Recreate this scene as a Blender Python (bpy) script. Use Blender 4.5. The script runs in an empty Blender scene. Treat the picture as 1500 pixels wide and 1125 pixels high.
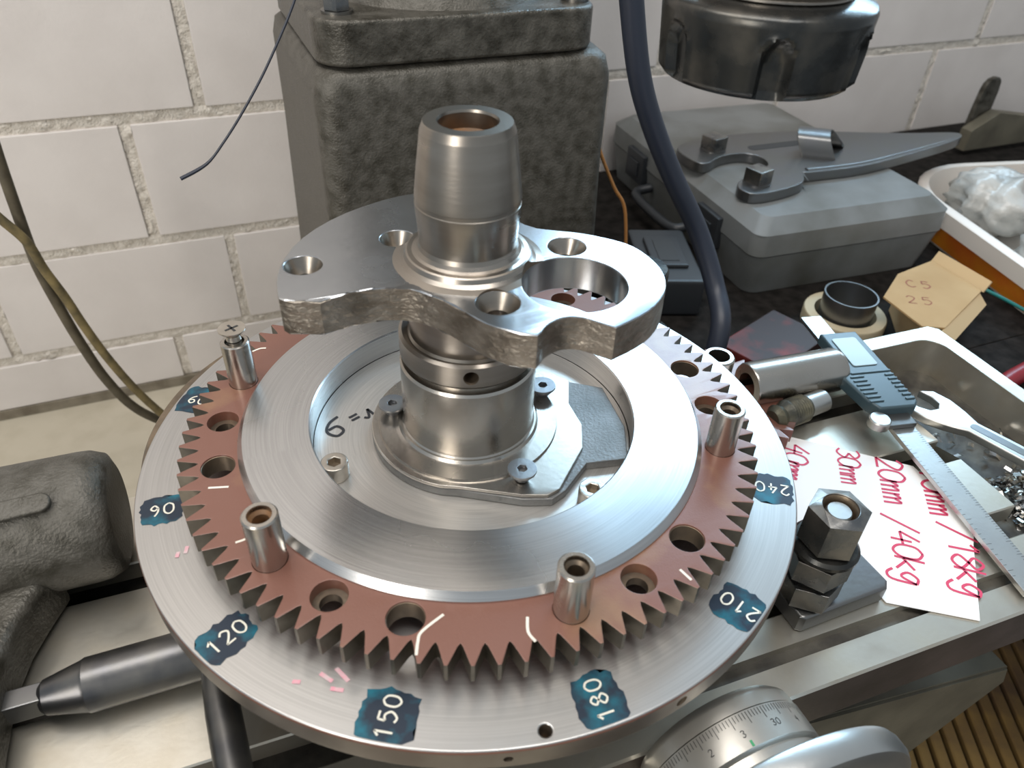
import bpy, bmesh, math, random
from mathutils import Vector, Matrix
PI = math.pi
S = bpy.context.scene
COL = S.collection

# ---------------------------------------------------------------- camera
YAW, PITCH, ROLL = 0.4153, 0.6650, 0.0437
F = Vector((math.sin(YAW)*math.cos(PITCH), math.cos(YAW)*math.cos(PITCH), -math.sin(PITCH)))
R0 = Vector((math.cos(YAW), -math.sin(YAW), 0))
U0 = R0.cross(F)
RR = R0*math.cos(ROLL) + U0*math.sin(ROLL)
UU = -R0*math.sin(ROLL) + U0*math.cos(ROLL)
cam_data = bpy.data.cameras.new('camera')
cam_data.sensor_width = 36.0
cam_data.lens = 36.0*1110/1500
cam_data.clip_start = 0.01
cam_data.dof.use_dof = True
cam_data.dof.focus_distance = 0.42
cam_data.dof.aperture_fstop = 13
cam = bpy.data.objects.new('camera', cam_data)
COL.objects.link(cam)
cam.matrix_world = Matrix(((RR.x, UU.x, -F.x, -0.0986), (RR.y, UU.y, -F.y, -0.2697), (RR.z, UU.z, -F.z, 0.2615), (0, 0, 0, 1)))
S.camera = cam

# ---------------------------------------------------------------- light
S.view_settings.view_transform = 'Standard'
S.view_settings.look = 'None'
S.view_settings.exposure = 0.9
S.view_settings.gamma = 1.0
W = bpy.data.worlds.new('world'); S.world = W
W.use_nodes = True
W.node_tree.nodes['Background'].inputs[0].default_value = (0.84, 0.93, 1.0, 1)
W.node_tree.nodes['Background'].inputs[1].default_value = 0.24

def area(name, loc, target, sx, sy, power, color):
    d = bpy.data.lights.new(name, 'AREA'); d.shape = 'RECTANGLE'; d.size = sx; d.size_y = sy
    d.energy = power; d.color = color
    o = bpy.data.objects.new(name, d); COL.objects.link(o); o.location = loc
    o.rotation_euler = (Vector(target)-Vector(loc)).to_track_quat('-Z', 'Y').to_euler()
    return o
# daylight outside the window high in the back wall, to the right
area('window_daylight', (1.12, 0.72, 0.615), (1.12, 0.0, 0.575), 1.52, 0.34, 15, (0.50, 0.77, 1.0))
# soft overhead panel added as light bounced off the ceiling, and a weaker doorway at the left
area('ceiling_bounce_light', (-0.20, -0.08, 1.70), (-0.05, 0.10, 0.0), 1.7, 0.6, 13, (1.0, 0.955, 0.91))
area('doorway_light', (-1.35, -1.05, 0.75), (0.0, 0.1, 0.1), 0.5, 1.3, 10, (1.0, 0.94, 0.86))

# ---------------------------------------------------------------- materials
def mat(name, color, metallic=0.0, rough=0.5, color2=None, scale=30.0, bump=0.0, bscale=200.0, detail=6.0, thr=(0.35, 0.65),
        rings=0.0, stretch=None, spec=0.5, coat=0.0, rvar=0.0, bdist=0.0005):
    m = bpy.data.materials.new(name); m.use_nodes = True
    nt = m.node_tree; N = nt.nodes; L = nt.links; b = N['Principled BSDF']
    b.inputs['Base Color'].default_value = (*color, 1); b.inputs['Metallic'].default_value = metallic
    b.inputs['Roughness'].default_value = rough; b.inputs['Specular IOR Level'].default_value = spec
    b.inputs['Coat Weight'].default_value = coat
    tc = N.new('ShaderNodeTexCoord'); mp = N.new('ShaderNodeMapping'); L.new(tc.outputs['Object'], mp.inputs[0])
    if stretch: mp.inputs['Scale'].default_value = stretch
    n = None
    if color2 or rvar:
        n = N.new('ShaderNodeTexNoise'); n.inputs['Scale'].default_value = scale; n.inputs['Detail'].default_value = detail
        L.new(mp.outputs[0], n.inputs['Vector'])
    if color2:
        r = N.new('ShaderNodeValToRGB'); r.color_ramp.elements[0].position = thr[0]; r.color_ramp.elements[1].position = thr[1]
        r.color_ramp.elements[0].color = (*color, 1); r.color_ramp.elements[1].color = (*color2, 1)
        L.new(n.outputs['Fac'], r.inputs[0]); L.new(r.outputs[0], b.inputs['Base Color'])
    if rvar:
        q = N.new('ShaderNodeMapRange'); q.inputs['From Min'].default_value = 0.3; q.inputs['From Max'].default_value = 0.7
        q.inputs['To Min'].default_value = rough-rvar; q.inputs['To Max'].default_value = rough+rvar
        L.new(n.outputs['Fac'], q.inputs[0]); L.new(q.outputs[0], b.inputs['Roughness'])
    last = None
    if bump:
        n2 = N.new('ShaderNodeTexNoise'); n2.inputs['Scale'].default_value = bscale; n2.inputs['Detail'].default_value = 5
        L.new(mp.outputs[0], n2.inputs['Vector'])
        bp = N.new('ShaderNodeBump'); bp.inputs['Strength'].default_value = min(1, bump); bp.inputs['Distance'].default_value = bdist
        L.new(n2.outputs['Fac'], bp.inputs['Height']); L.new(bp.outputs[0], b.inputs['Normal']); last = bp
    if rings:   # fine turning marks, concentric about the object's own axis
        sx = N.new('ShaderNodeSeparateXYZ'); L.new(tc.outputs['Object'], sx.inputs[0])
        cx = N.new('ShaderNodeCombineXYZ'); L.new(sx.outputs[0], cx.inputs[0]); L.new(sx.outputs[1], cx.inputs[1])
        ln = N.new('ShaderNodeVectorMath'); ln.operation = 'LENGTH'; L.new(cx.outputs[0], ln.inputs[0])
        at = N.new('ShaderNodeMath'); at.operation = 'ARCTAN2'; L.new(sx.outputs[1], at.inputs[0]); L.new(sx.outputs[0], at.inputs[1])
        am = N.new('ShaderNodeMath'); am.operation = 'MULTIPLY'; am.inputs[1].default_value = 0.0012; L.new(at.outputs[0], am.inputs[0])
        c2 = N.new('ShaderNodeCombineXYZ'); L.new(ln.outputs['Value'], c2.inputs[0]); L.new(am.outputs[0], c2.inputs[1]); L.new(sx.outputs[2], c2.inputs[2])
        n3 = N.new('ShaderNodeTexNoise'); n3.inputs['Scale'].default_value = 1600; n3.inputs['Detail'].default_value = 2
        L.new(c2.outputs[0], n3.inputs['Vector'])
        b3 = N.new('ShaderNodeBump'); b3.inputs['Strength'].default_value = rings; b3.inputs['Distance'].default_value = 0.00003
        L.new(n3.outputs['Fac'], b3.inputs['Height'])
        rq = N.new('ShaderNodeMapRange'); rq.inputs['From Min'].default_value = 0.3; rq.inputs['From Max'].default_value = 0.7
        rq.inputs['To Min'].default_value = 0.90; rq.inputs['To Max'].default_value = 1.07; L.new(n3.outputs['Fac'], rq.inputs[0])
        mx_ = N.new('ShaderNodeVectorMath'); mx_.operation = 'SCALE'
        src = b.inputs['Base Color'].links[0].from_socket
        L.new(src, mx_.inputs[0]); L.new(rq.outputs[0], mx_.inputs['Scale']); L.new(mx_.outputs[0], b.inputs['Base Color'])
        if last: L.new(last.outputs[0], b3.inputs['Normal'])
        L.new(b3.outputs[0], b.inputs['Normal'])
    return m

M = {}
M['block'] = mat('painted_block', (0.66, 0.615, 0.585), 0, 0.75, (0.72, 0.675, 0.645), 14, 0.35, 260)
M['mortar'] = mat('painted_mortar', (0.60, 0.55, 0.48), 0, 0.9, (0.74, 0.69, 0.62), 160, 1.0, 420, bdist=0.002)
M['ledge'] = mat('cream_board', (0.47, 0.425, 0.335), 0, 0.6, (0.40, 0.355, 0.27), 25, 0.2, 120, thr=(0.45, 0.75))
M['mould'] = mat('dirty_joint', (0.15, 0.125, 0.09), 0, 0.9, (0.24, 0.21, 0.16), 60, 0.6, 200)
M['cast'] = mat('hammered_grey_cast_iron', (0.056, 0.051, 0.039), 0.3, 0.46, (0.115, 0.107, 0.091), 110, 1.0, 620, bdist=0.0006, rvar=0.08, thr=(0.32, 0.62), detail=12)
M['flange'] = mat('oily_cast_flange', (0.040, 0.036, 0.027), 0.35, 0.36, (0.115, 0.107, 0.09), 80, 1.0, 520, detail=12, bdist=0.0007, rvar=0.1)
M['table'] = mat('scraped_table_iron', (0.60, 0.57, 0.50), 0.85, 0.33, (0.50, 0.45, 0.36), 45, 0.25, 300, thr=(0.45, 0.8), rvar=0.05, bdist=0.0002)
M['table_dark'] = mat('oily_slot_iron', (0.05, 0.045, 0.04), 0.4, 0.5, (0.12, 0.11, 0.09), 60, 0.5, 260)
M['disc'] = mat('turned_steel_disc', (0.54, 0.53, 0.515), 0.9, 0.33, (0.49, 0.48, 0.47), 9, rings=0.3, rvar=0.04)
M['disc_rim'] = mat('darker_disc_rim', (0.27, 0.24, 0.21), 0.9, 0.40, (0.20, 0.17, 0.15), 40)  # rim side coloured darker and browner than the disc face
M['edge'] = mat('rust_brown_edge', (0.20, 0.085, 0.06), 0.3, 0.5)
M['table_side'] = mat('shaded_oily_table_side', (0.13, 0.105, 0.095), 0.5, 0.42, (0.085, 0.07, 0.06), 30, 0.3, 200)  # oily front face, with its shade under grazing light mixed into the colour
M['ring'] = mat('brushed_steel_ring', (0.62, 0.62, 0.62), 1.0, 0.27, (0.55, 0.55, 0.55), 8, rings=0.8, rvar=0.05)
M['floorplate'] = mat('turned_steel_plate', (0.72, 0.69, 0.65), 0.8, 0.34, (0.62, 0.595, 0.56), 10, rings=0.8, rvar=0.05)
M['steel'] = mat('machined_steel', (0.52, 0.49, 0.45), 1.0, 0.27, (0.42, 0.39, 0.35), 25, 0.08, 400, rvar=0.06)
M['boss'] = mat('ground_steel_journal', (0.38, 0.345, 0.305), 1.0, 0.31, (0.25, 0.225, 0.195), 30, 0.1, 250, stretch=(0.3, 0.3, 2.0), rvar=0.07)
M['web'] = mat('ground_steel_web', (0.50, 0.52, 0.54), 1.0, 0.24, (0.42, 0.435, 0.455), 18, 0.06, 180, rvar=0.08)
M['forged'] = mat('rough_forged_edge', (0.17, 0.145, 0.115), 1.0, 0.40, (0.36, 0.32, 0.27), 60, 1.0, 230, stretch=(1, 1, 1.6), bdist=0.0012)
M['cast_face'] = mat('dull_cast_face', (0.17, 0.17, 0.165), 0.7, 0.45, (0.24, 0.24, 0.235), 60, 0.6, 700)
M['gear'] = mat('red_oxide_gear', (0.195, 0.078, 0.052), 0.15, 0.38, (0.27, 0.140, 0.075), 26, 0.25, 1100, thr=(0.58, 0.72), spec=0.9, coat=0.25, bdist=0.0002)
M['gear_side'] = mat('bare_tooth_steel', (0.20, 0.175, 0.14), 0.9, 0.38, (0.12, 0.105, 0.08), 70, 0.2, 300)
M['black_steel'] = mat('blackened_steel', (0.042, 0.044, 0.044), 0.8, 0.28, (0.105, 0.098, 0.085), 60, 0.15, 300, thr=(0.42, 0.72), rvar=0.07)
M['bolt_steel'] = mat('blued_bolt_steel', (0.17, 0.175, 0.18), 0.95, 0.3, (0.29, 0.27, 0.24), 80, 0.15, 300, rvar=0.07)
M['arbor'] = mat('dark_round_steel', (0.115, 0.115, 0.12), 0.9, 0.34, (0.17, 0.165, 0.155), 60, 0.1, 300, rvar=0.05)
M['screw'] = mat('dark_zinc_screw', (0.27, 0.28, 0.30), 0.95, 0.38, (0.36, 0.36, 0.36), 60, 0.2, 500)
M['nickel'] = mat('bright_screw', (0.62, 0.58, 0.52), 1.0, 0.3, (0.5, 0.46, 0.4), 90, 0.2, 500)
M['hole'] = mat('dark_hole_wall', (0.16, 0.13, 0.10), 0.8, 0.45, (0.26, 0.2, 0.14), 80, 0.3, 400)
M['rust'] = mat('rusty_bore', (0.30, 0.15, 0.06), 0.3, 0.6, (0.17, 0.11, 0.07), 90, 0.5, 400)
M['ink'] = mat('blue_marking_ink', (0.018, 0.030, 0.050), 0.2, 0.32, (0.012, 0.14, 0.20), 75, thr=(0.48, 0.66))
M['scratch'] = mat('scratched_numeral', (0.78, 0.76, 0.66), 0.2, 0.5)
M['pink'] = mat('pink_marker', (0.75, 0.30, 0.38), 0, 0.5, (0.62, 0.5, 0.5), 300)
M['black_ink'] = mat('black_marker', (0.03, 0.03, 0.035), 0, 0.4)
M['chalk'] = mat('white_chalk', (0.82, 0.76, 0.66), 0, 0.9)
M['case'] = mat('grey_plastic_case', (0.105, 0.105, 0.092), 0, 0.36, (0.205, 0.215, 0.215), 13, 0.2, 500, thr=(0.30, 0.62), detail=8, bdist=0.0002)
M['case_dark'] = mat('dark_case_fittings', (0.030, 0.033, 0.037), 0, 0.4)
M['tool'] = mat('worn_tool_steel', (0.20, 0.20, 0.205), 0.9, 0.33, (0.20, 0.20, 0.19), 40, 0.2, 200)
M['cable'] = mat('black_rubber_cable', (0.022, 0.028, 0.045), 0, 0.42)
M['cable2'] = mat('dusty_cable', (0.075, 0.062, 0.04), 0, 0.6, (0.12, 0.10, 0.065), 80)
M['cable3'] = mat('ochre_cable', (0.23, 0.175, 0.075), 0, 0.6, (0.10, 0.08, 0.04), 80)
M['orange_wire'] = mat('orange_wire', (0.45, 0.20, 0.06), 0, 0.5)
M['teal_wire'] = mat('teal_wire', (0.01, 0.16, 0.15), 0, 0.4)
M['bench'] = mat('oily_bench', (0.008, 0.007, 0.006), 0.0, 0.8, (0.022, 0.019, 0.017), 70, 0.8, 180, spec=0.12)
M['cardboard'] = mat('cardboard', (0.40, 0.255, 0.115), 0, 0.8, (0.45, 0.30, 0.145), 20)
M['cardboard_light'] = mat('light_cardboard', (0.56, 0.41, 0.23), 0, 0.8)
M['red_print'] = mat('faded_red_print', (0.27, 0.10, 0.06), 0, 0.8)
M['tub'] = mat('white_plastic_tub', (0.72, 0.66, 0.60), 0, 0.4)
M['orange'] = mat('orange_label', (0.75, 0.16, 0.02), 0, 0.5, (0.80, 0.30, 0.02), 25)
M['green'] = mat('green_label_print', (0.08, 0.22, 0.05), 0, 0.5, (0.55, 0.30, 0.03), 60)
M['bag'] = mat('clear_plastic_bag', (0.30, 0.31, 0.30), 0, 0.25, (0.50, 0.49, 0.46), 22, 0.9, 40, bdist=0.004)
M['red'] = mat('red_paint', (0.030, 0.014, 0.012), 0, 0.5, (0.16, 0.018, 0.014), 28, thr=(0.50, 0.66))
M['redhandle'] = mat('red_handle_plastic', (0.22, 0.012, 0.02), 0, 0.35)
M['tape'] = mat('beige_tape', (0.50, 0.42, 0.28), 0, 0.6)
M['paper'] = mat('white_paper', (0.90, 0.88, 0.86), 0, 0.8)
M['redpen'] = mat('red_felt_pen', (0.62, 0.05, 0.12), 0, 0.6)
M['calbody'] = mat('dark_caliper_plastic', (0.045, 0.075, 0.09), 0, 0.3)
M['lcd'] = mat('caliper_display', (0.30, 0.38, 0.40), 0, 0.25)
M['satin'] = mat('satin_stainless', (0.60, 0.60, 0.58), 1.0, 0.36, (0.54, 0.54, 0.53), 30, 0.1, 400)
M['tick'] = mat('engraved_black', (0.03, 0.03, 0.03), 0, 0.5)
M['dial'] = mat('satin_chrome_dial', (0.56, 0.545, 0.50), 0.85, 0.36, (0.48, 0.46, 0.42), 20, 0.08, 300)
M['greenmark'] = mat('green_paint_mark', (0.05, 0.35, 0.15), 0, 0.5)
M['cover'] = mat('olive_cast_cover', (0.17, 0.155, 0.115), 0.2, 0.5, (0.11, 0.10, 0.075), 25, 0.3, 200)
M['slat'] = mat('ochre_floor_slat', (0.22, 0.135, 0.04), 0, 0.7, (0.10, 0.06, 0.03), 30, 0.4, 120)
M['floor'] = mat('dark_floor', (0.02, 0.018, 0.016), 0, 0.8, (0.05, 0.045, 0.04), 12)
M['swarf'] = mat('steel_swarf', (0.45, 0.46, 0.47), 1.0, 0.25, (0.20, 0.17, 0.12), 150)
M['frame'] = mat('painted_window_frame', (0.6, 0.58, 0.54), 0, 0.5)
M['grip'] = mat('oily_knurl', (0.13, 0.12, 0.08), 0.5, 0.4, (0.06, 0.06, 0.05), 100, 1.0, 300)

# ---------------------------------------------------------------- helpers
def tag(o, label=None, cat=None, group=None, kind=None):
    if label: o['label'] = label
    if cat: o['category'] = cat
    if group: o['group'] = group
    if kind: o['kind'] = kind
    return o
def finish(bm, name, m, parent=None, mats=None, smooth=0.6, matrix=None, wn=True):
    bmesh.ops.recalc_face_normals(bm, faces=bm.faces[:])
    for f in bm.faces: f.smooth = True
    for e in bm.edges:
        if len(e.link_faces) != 2 or e.calc_face_angle(0) > smooth: e.smooth = False
    me = bpy.data.meshes.new(name); bm.to_mesh(me); bm.free()
    for q in ([m] if not mats else [m]+mats): me.materials.append(M[q])
    o = bpy.data.objects.new(name, me); COL.objects.link(o)
    if matrix: o.matrix_world = matrix
    if parent: o.parent = parent
    if wn:
        w = o.modifiers.new('weighted_normals', 'WEIGHTED_NORMAL'); w.keep_sharp = True; w.weight = 100
    return o
def empty(name, loc, rz=0.0):
    o = bpy.data.objects.new(name, None); o.empty_display_size = 0.02
    o.location = loc; o.rotation_euler = (0, 0, rz); COL.objects.link(o); return o
def box(bm, x0, x1, y0, y1, z0, z1, bev=0.0, seg=2, mx=None, taper=0.0):
    g = bmesh.ops.create_cube(bm, size=1.0)
    for v in g['verts']:
        t = taper if v.co.z > 0 else 0
        v.co = Vector(((x0+x1)/2 + v.co.x*(x1-x0-2*t), (y0+y1)/2 + v.co.y*(y1-y0-2*t), (z0+z1)/2 + v.co.z*(z1-z0)))
    vs = g['verts']
    if bev:
        es = list({e for v in vs for e in v.link_edges})
        r = bmesh.ops.bevel(bm, geom=es, offset=bev, segments=seg, profile=0.5, affect='EDGES')
        vs = list({v for f in r['faces'] for v in f.verts} | {v for v in vs if v.is_valid})
    if mx:
        for v in vs: v.co = mx @ v.co
    return vs
def lathe(bm, prof, n=48, cx=0.0, cy=0.0, mx=None, closed=True):
    rings = []
    for r, z in prof:
        ring = []
        for k in range(n):
            a = 2*PI*k/n
            p = Vector((cx+r*math.cos(a), cy+r*math.sin(a), z))
            ring.append(bm.verts.new(mx @ p if mx else p))
        rings.append(ring)
    pairs = list(zip(rings, rings[1:]))
    if closed: pairs.append((rings[-1], rings[0]))
    for A, B in pairs:
        for k in range(n): bm.faces.new((A[k], A[(k+1) % n], B[(k+1) % n], B[k]))
    if not closed:
        bm.faces.new(rings[0]); bm.faces.new(rings[-1])
def plate(outline, holes, z0, z1, bev=0.0006, bres=1):
    """flat plate with holes -> bmesh"""
    cu = bpy.data.curves.new('plate', 'CURVE'); cu.dimensions = '2D'; cu.fill_mode = 'BOTH'
    for pts in [outline]+holes:
        s = cu.splines.new('POLY'); s.points.add(len(pts)-1)
        for k, p in enumerate(pts): s.points[k].co = (p[0], p[1], 0, 1)
        s.use_cyclic_u = True
    cu.extrude = max(1e-5, (z1-z0)/2-bev); cu.bevel_depth = bev; cu.bevel_resolution = bres; cu.offset = -bev
    o = bpy.data.objects.new('plate', cu); COL.objects.link(o)
    bpy.context.view_layer.update()
    me = bpy.data.meshes.new_from_object(o.evaluated_get(bpy.context.evaluated_depsgraph_get()))
    bm = bmesh.new(); bm.from_mesh(me)
    bmesh.ops.remove_doubles(bm, verts=bm.verts[:], dist=1e-6)
    for v in bm.verts: v.co.z += (z0+z1)/2
    bpy.data.objects.remove(o); bpy.data.curves.remove(cu); bpy.data.meshes.remove(me)
    return bm
def circ(cx, cy, r, n=40, a0=0.0):
    return [(cx+r*math.cos(a0+2*PI*k/n), cy+r*math.sin(a0+2*PI*k/n)) for k in range(n)]
def hexa(cx, cy, r, a0=0.0): return circ(cx, cy, r, 6, a0)
def smoothpath(pts, sub=6):
    P = [Vector(p) for p in pts]; out = []
    for i in range(len(P)-1):
        p0 = P[max(0, i-1)]; p1 = P[i]; p2 = P[i+1]; p3 = P[min(len(P)-1, i+2)]
        for k in range(sub):
            t = k/sub
            out.append(0.5*((2*p1)+(-p0+p2)*t+(2*p0-5*p1+4*p2-p3)*t*t+(-p0+3*p1-3*p2+p3)*t*t*t))
    out.append(P[-1]); return out
def tube(bm, pts, r, n=10, sub=6):
    P = smoothpath(pts, sub) if sub else [Vector(p) for p in pts]
    prev = None; last = None; up = Vector((0, 0, 1))
    for i, p in enumerate(P):
        t = (P[min(i+1, len(P)-1)]-P[max(0, i-1)]).normalized()
        if last is None:
            u = t.cross(Vector((0.3, 0.9, 0.2))).normalized()
        else:
            u = (last-t*last.dot(t)).normalized()
        last = u; w = t.cross(u)
        rr = r(i/(len(P)-1)) if callable(r) else r
        ring = [bm.verts.new(p+rr*(math.cos(2*PI*k/n)*u+math.sin(2*PI*k/n)*w)) for k in range(n)]
        if prev:
            for k in range(n): bm.faces.new((prev[k], prev[(k+1) % n], ring[(k+1) % n], ring[k]))
        else: bm.faces.new(ring)
        prev = ring
    bm.faces.new(prev)
def ribbon(bm, pts, w, z, mx=None, h=0.00012, sub=4):
    """flat pen stroke lying on the plane z (2D points)"""
    P = smoothpath([(p[0], p[1], 0) for p in pts], sub) if len(pts) > 2 else [Vector((p[0], p[1], 0)) for p in pts]
    A = []
    for i, p in enumerate(P):
        t = (P[min(i+1, len(P)-1)]-P[max(0, i-1)])
        t = t.normalized() if t.length > 1e-9 else Vector((1, 0, 0))
        n = Vector((-t.y, t.x, 0))*w/2
        q = [Vector((*(p+n).xy, z+h)), Vector((*(p-n).xy, z+h))]
        A.append([bm.verts.new(mx @ v if mx else v) for v in q])
    for a, b in zip(A, A[1:]): bm.faces.new((a[0], a[1], b[1], b[0]))
GL = {  # stroke glyphs in a 0..1 x 0..1.4 cell
 '0': [[(.5, 1.4), (.12, 1.1), (.1, .35), (.5, 0), (.88, .35), (.88, 1.1), (.5, 1.4)]],
 '1': [[(.2, 1.05), (.55, 1.4)], [(.55, 1.4), (.55, 0)]],
 '2': [[(.1, 1.1), (.4, 1.4), (.85, 1.15), (.7, .7), (.1, .02)], [(.1, .02), (.9, .02)]],
 '3': [[(.1, 1.25), (.5, 1.4), (.85, 1.1), (.45, .75)], [(.45, .75), (.9, .45), (.5, 0), (.08, .2)]],
 '4': [[(.55, 1.4), (.05, .5)], [(.05, .5), (.9, .55)], [(.65, 1.0), (.6, 0)]],
 '5': [[(.85, 1.4), (.2, 1.4)], [(.2, 1.4), (.15, .85)], [(.15, .85), (.6, .95), (.9, .5), (.5, 0), (.1, .12)]],
 '6': [[(.75, 1.35), (.3, 1.0), (.1, .4), (.5, 0), (.85, .3), (.6, .68), (.18, .5)]],
 '8': [[(.5, .75), (.15, 1.05), (.5, 1.4), (.85, 1.05), (.5, .75), (.1, .35), (.5, 0), (.9, .35), (.5, .75)]],
 '9': [[(.8, 1.0), (.5, 1.4), (.15, 1.05), (.45, .75), (.8, 1.0)], [(.8, 1.0), (.75, .5), (.45, 0)]],
 'm': [[(.0, .9), (.05, 0)], [(.05, .6), (.3, .9), (.4, .0)], [(.4, .6), (.65, .9), (.75, 0)]],
 'k': [[(.15, 1.4), (.05, 0)], [(.75, .85), (.1, .4)], [(.25, .5), (.8, 0)]],
 'g': [[(.75, .8), (.4, .9), (.1, .5), (.4, .15), (.75, .8)], [(.75, .8), (.65, -.3), (.3, -.5), (.0, -.2)]],
 '/': [[(.8, 1.5), (-.1, -.3)]], '=': [[(.1, .9), (.8, .95)], [(.1, .5), (.8, .55)]],
 'r': [[(.0, .2), (.35, .0), (.75, 1.0)], [(.75, 1.0), (.85, .1)]], '.': [[(.3, .1), (.45, .25)]],
 'C': [[(.85, 1.2), (.5, 1.4), (.1, .9), (.15, .3), (.5, 0), (.9, .2)]],
 'S': [[(.85, 1.25), (.5, 1.4), (.15, 1.1), (.5, .75), (.88, .4), (.5, 0), (.1, .15)]],
}
def write(bm, text, x, y, ang, size, w, z, gap=1.25, mx=None, h=0.00012):
    ca, sa = math.cos(ang), math.sin(ang)
    for i, ch in enumerate(text):
        if ch == ' ': continue
        for st in GL[ch]:
            pts = [((i*gap+px)*size/1.4, py*size/1.4) for px, py in st]
            ribbon(bm, [(x+a*ca-b*sa, y+a*sa+b*ca) for a, b in pts], w, z, mx, h)
def newbm(): return bmesh.new()
def drill(o, cutter):
    """cut a closed bmesh out of a finished object; the cut faces take the cutter's dark material"""
    bmesh.ops.recalc_face_normals(cutter, faces=cutter.faces[:])
    me = bpy.data.meshes.new('cutter'); cutter.to_mesh(me); cutter.free(); me.materials.append(M['hole'])
    c = bpy.data.objects.new('cutter', me); COL.objects.link(c); c.matrix_world = Matrix()
    m = o.modifiers.new('hole', 'BOOLEAN'); m.operation = 'DIFFERENCE'; m.object = c; m.solver = 'EXACT'; m.material_mode = 'TRANSFER'
    bpy.context.view_layer.update()
    new = bpy.data.meshes.new_from_object(o.evaluated_get(bpy.context.evaluated_depsgraph_get()))
    o.modifiers.clear(); o.data = new; bpy.data.objects.remove(c)
def rough_side_faces(bm, idx, test):
    bm.normal_update()
    for f in bm.faces:
        if abs(f.normal.z) < 0.5 and test(f): f.material_index = idx

# ================================================================ SETTING
YW = 0.600
# wall: mortar backing, separate blocks, mortar strips
wb = newbm()
box(wb, -1.3, 0.34, YW+0.0015, YW+0.10, -0.50, 0.95)
box(wb, 0.34, 1.92, YW+0.0015, YW+0.10, -0.50, 0.42)
box(wb, 0.34, 1.92, YW+0.0015, YW+0.10, 1.20, 1.5)
box(wb, 1.92, 2.6, YW+0.0015, YW+0.10, -0.50, 1.5)
box(wb, -1.3, 0.34, YW+0.0015, YW+0.10, 0.95, 1.5)
wall = tag(finish(wb, 'wall_back', 'mortar'), kind='structure')
rnd = random.Random(4)
def block(x0, x1, z0, z1):
    b = newbm(); box(b, x0+rnd.uniform(-.001, .001), x1+rnd.uniform(-.001, .001), YW-0.0022+rnd.uniform(-.0008, .0008), YW+0.02, z0+rnd.uniform(-.0006, .0006), z1, 0.0014, 2)
    finish(b, 'block', 'block', wall)
P = 0.280; H = 0.1325; J = 0.0115
rows = []
# z of the top edge of each mortar joint below a course, and the x of that course's vertical joints
rows.append((-0.0125, 0.1215, -0.0936)); rows.append((-0.150, -0.0245, -0.1705)); rows.append((-0.275, -0.162, -0.092)); rows.append((-0.345, -0.287, -0.1770))
z = 0.1215+J; k = 0
while z < 0.95:
    rows.append((z, z+0.1245, (-0.1705, -0.0936)[k % 2])); z += 0.136; k += 1
for z0, z1, xj in rows:
    left = [xj-0.257*q for q in range(1, 5)][::-1]
    right = [xj+P*q for q in range(0, 10)]
    js = left+right
    for a, b in zip(js, js[1:]):
        x0 = a+0.0105; x1 = b
        if x1 < -1.2 or x0 > 2.5: continue
        if z1 > 0.42 and x1 > 0.34 and x0 < 1.92:
            if x0 < 0.34-0.03: block(x0, 0.34, z0, z1)
            continue
        block(x0, x1, z0, z1)
# rough raised mortar strips
mb = newbm(); rm = random.Random(7)
def strip(x0, x1, z0, z1, nx, nz):
    V = []
    for i in range(nx+1):
        V.append([mb.verts.new((x0+(x1-x0)*i/nx, YW+0.0012-abs(rm.gauss(0, .0014))*(1 if 0 < j < nz else 0.2), z0+(z1-z0)*j/nz+rm.uniform(-.0006, .0006))) for j in range(nz+1)])
    for i in range(nx):
        for j in range(nz): mb.faces.new((V[i][j], V[i+1][j], V[i+1][j+1], V[i][j+1]))
for z1 in (-0.0125, -0.150, -0.275, 0.1215+J):
    strip(-0.60, 1.5, z1-J-0.0015, z1+0.001, 420, 4)
for z0, z1, xj in rows[:5]:
    for q in (-1, 0, 1, 2, 3, 4):
        xx = xj+(P*q if q >= 0 else 0.257*q); n = max(3, int((z1-z0)/0.004))
        strip(xx-0.0005, xx+0.011, z0, z1, 4, n)
tag(finish(mb, 'mortar', 'mortar', wall, smooth=0.9), kind='stuff')

jb = newbm(); box(jb, -1.3, 0.3, YW-0.004, YW+0.02, -0.360, -0.346, 0.001)
tag(finish(jb, 'trim_1', 'mould'), kind='structure')
lb = newbm(); box(lb, -1.3, 0.28, -0.9, YW-0.001, -0.40, -0.359, 0.002)
tag(finish(lb, 'ledge', 'ledge'), 'cream-coloured stand surface behind and below the mill table', 'ledge')
fb = newbm(); box(fb, -2.0, 2.6, -1.6, YW+0.1, -0.66, -0.62)
tag(finish(fb, 'floor', 'floor'), kind='structure')
# window high in the wall
wf = newbm()
for x0, x1, z0, z1 in ((0.34, 1.92, 0.42, 0.45), (0.34, 1.92, 1.17, 1.20), (0.34, 0.37, 0.45, 1.17), (1.89, 1.92, 0.45, 1.17)):
    box(wf, x0, x1, YW+0.02, YW+0.08, z0, z1, 0.003)
tag(finish(wf, 'window_1', 'frame'), kind='structure')

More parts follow.
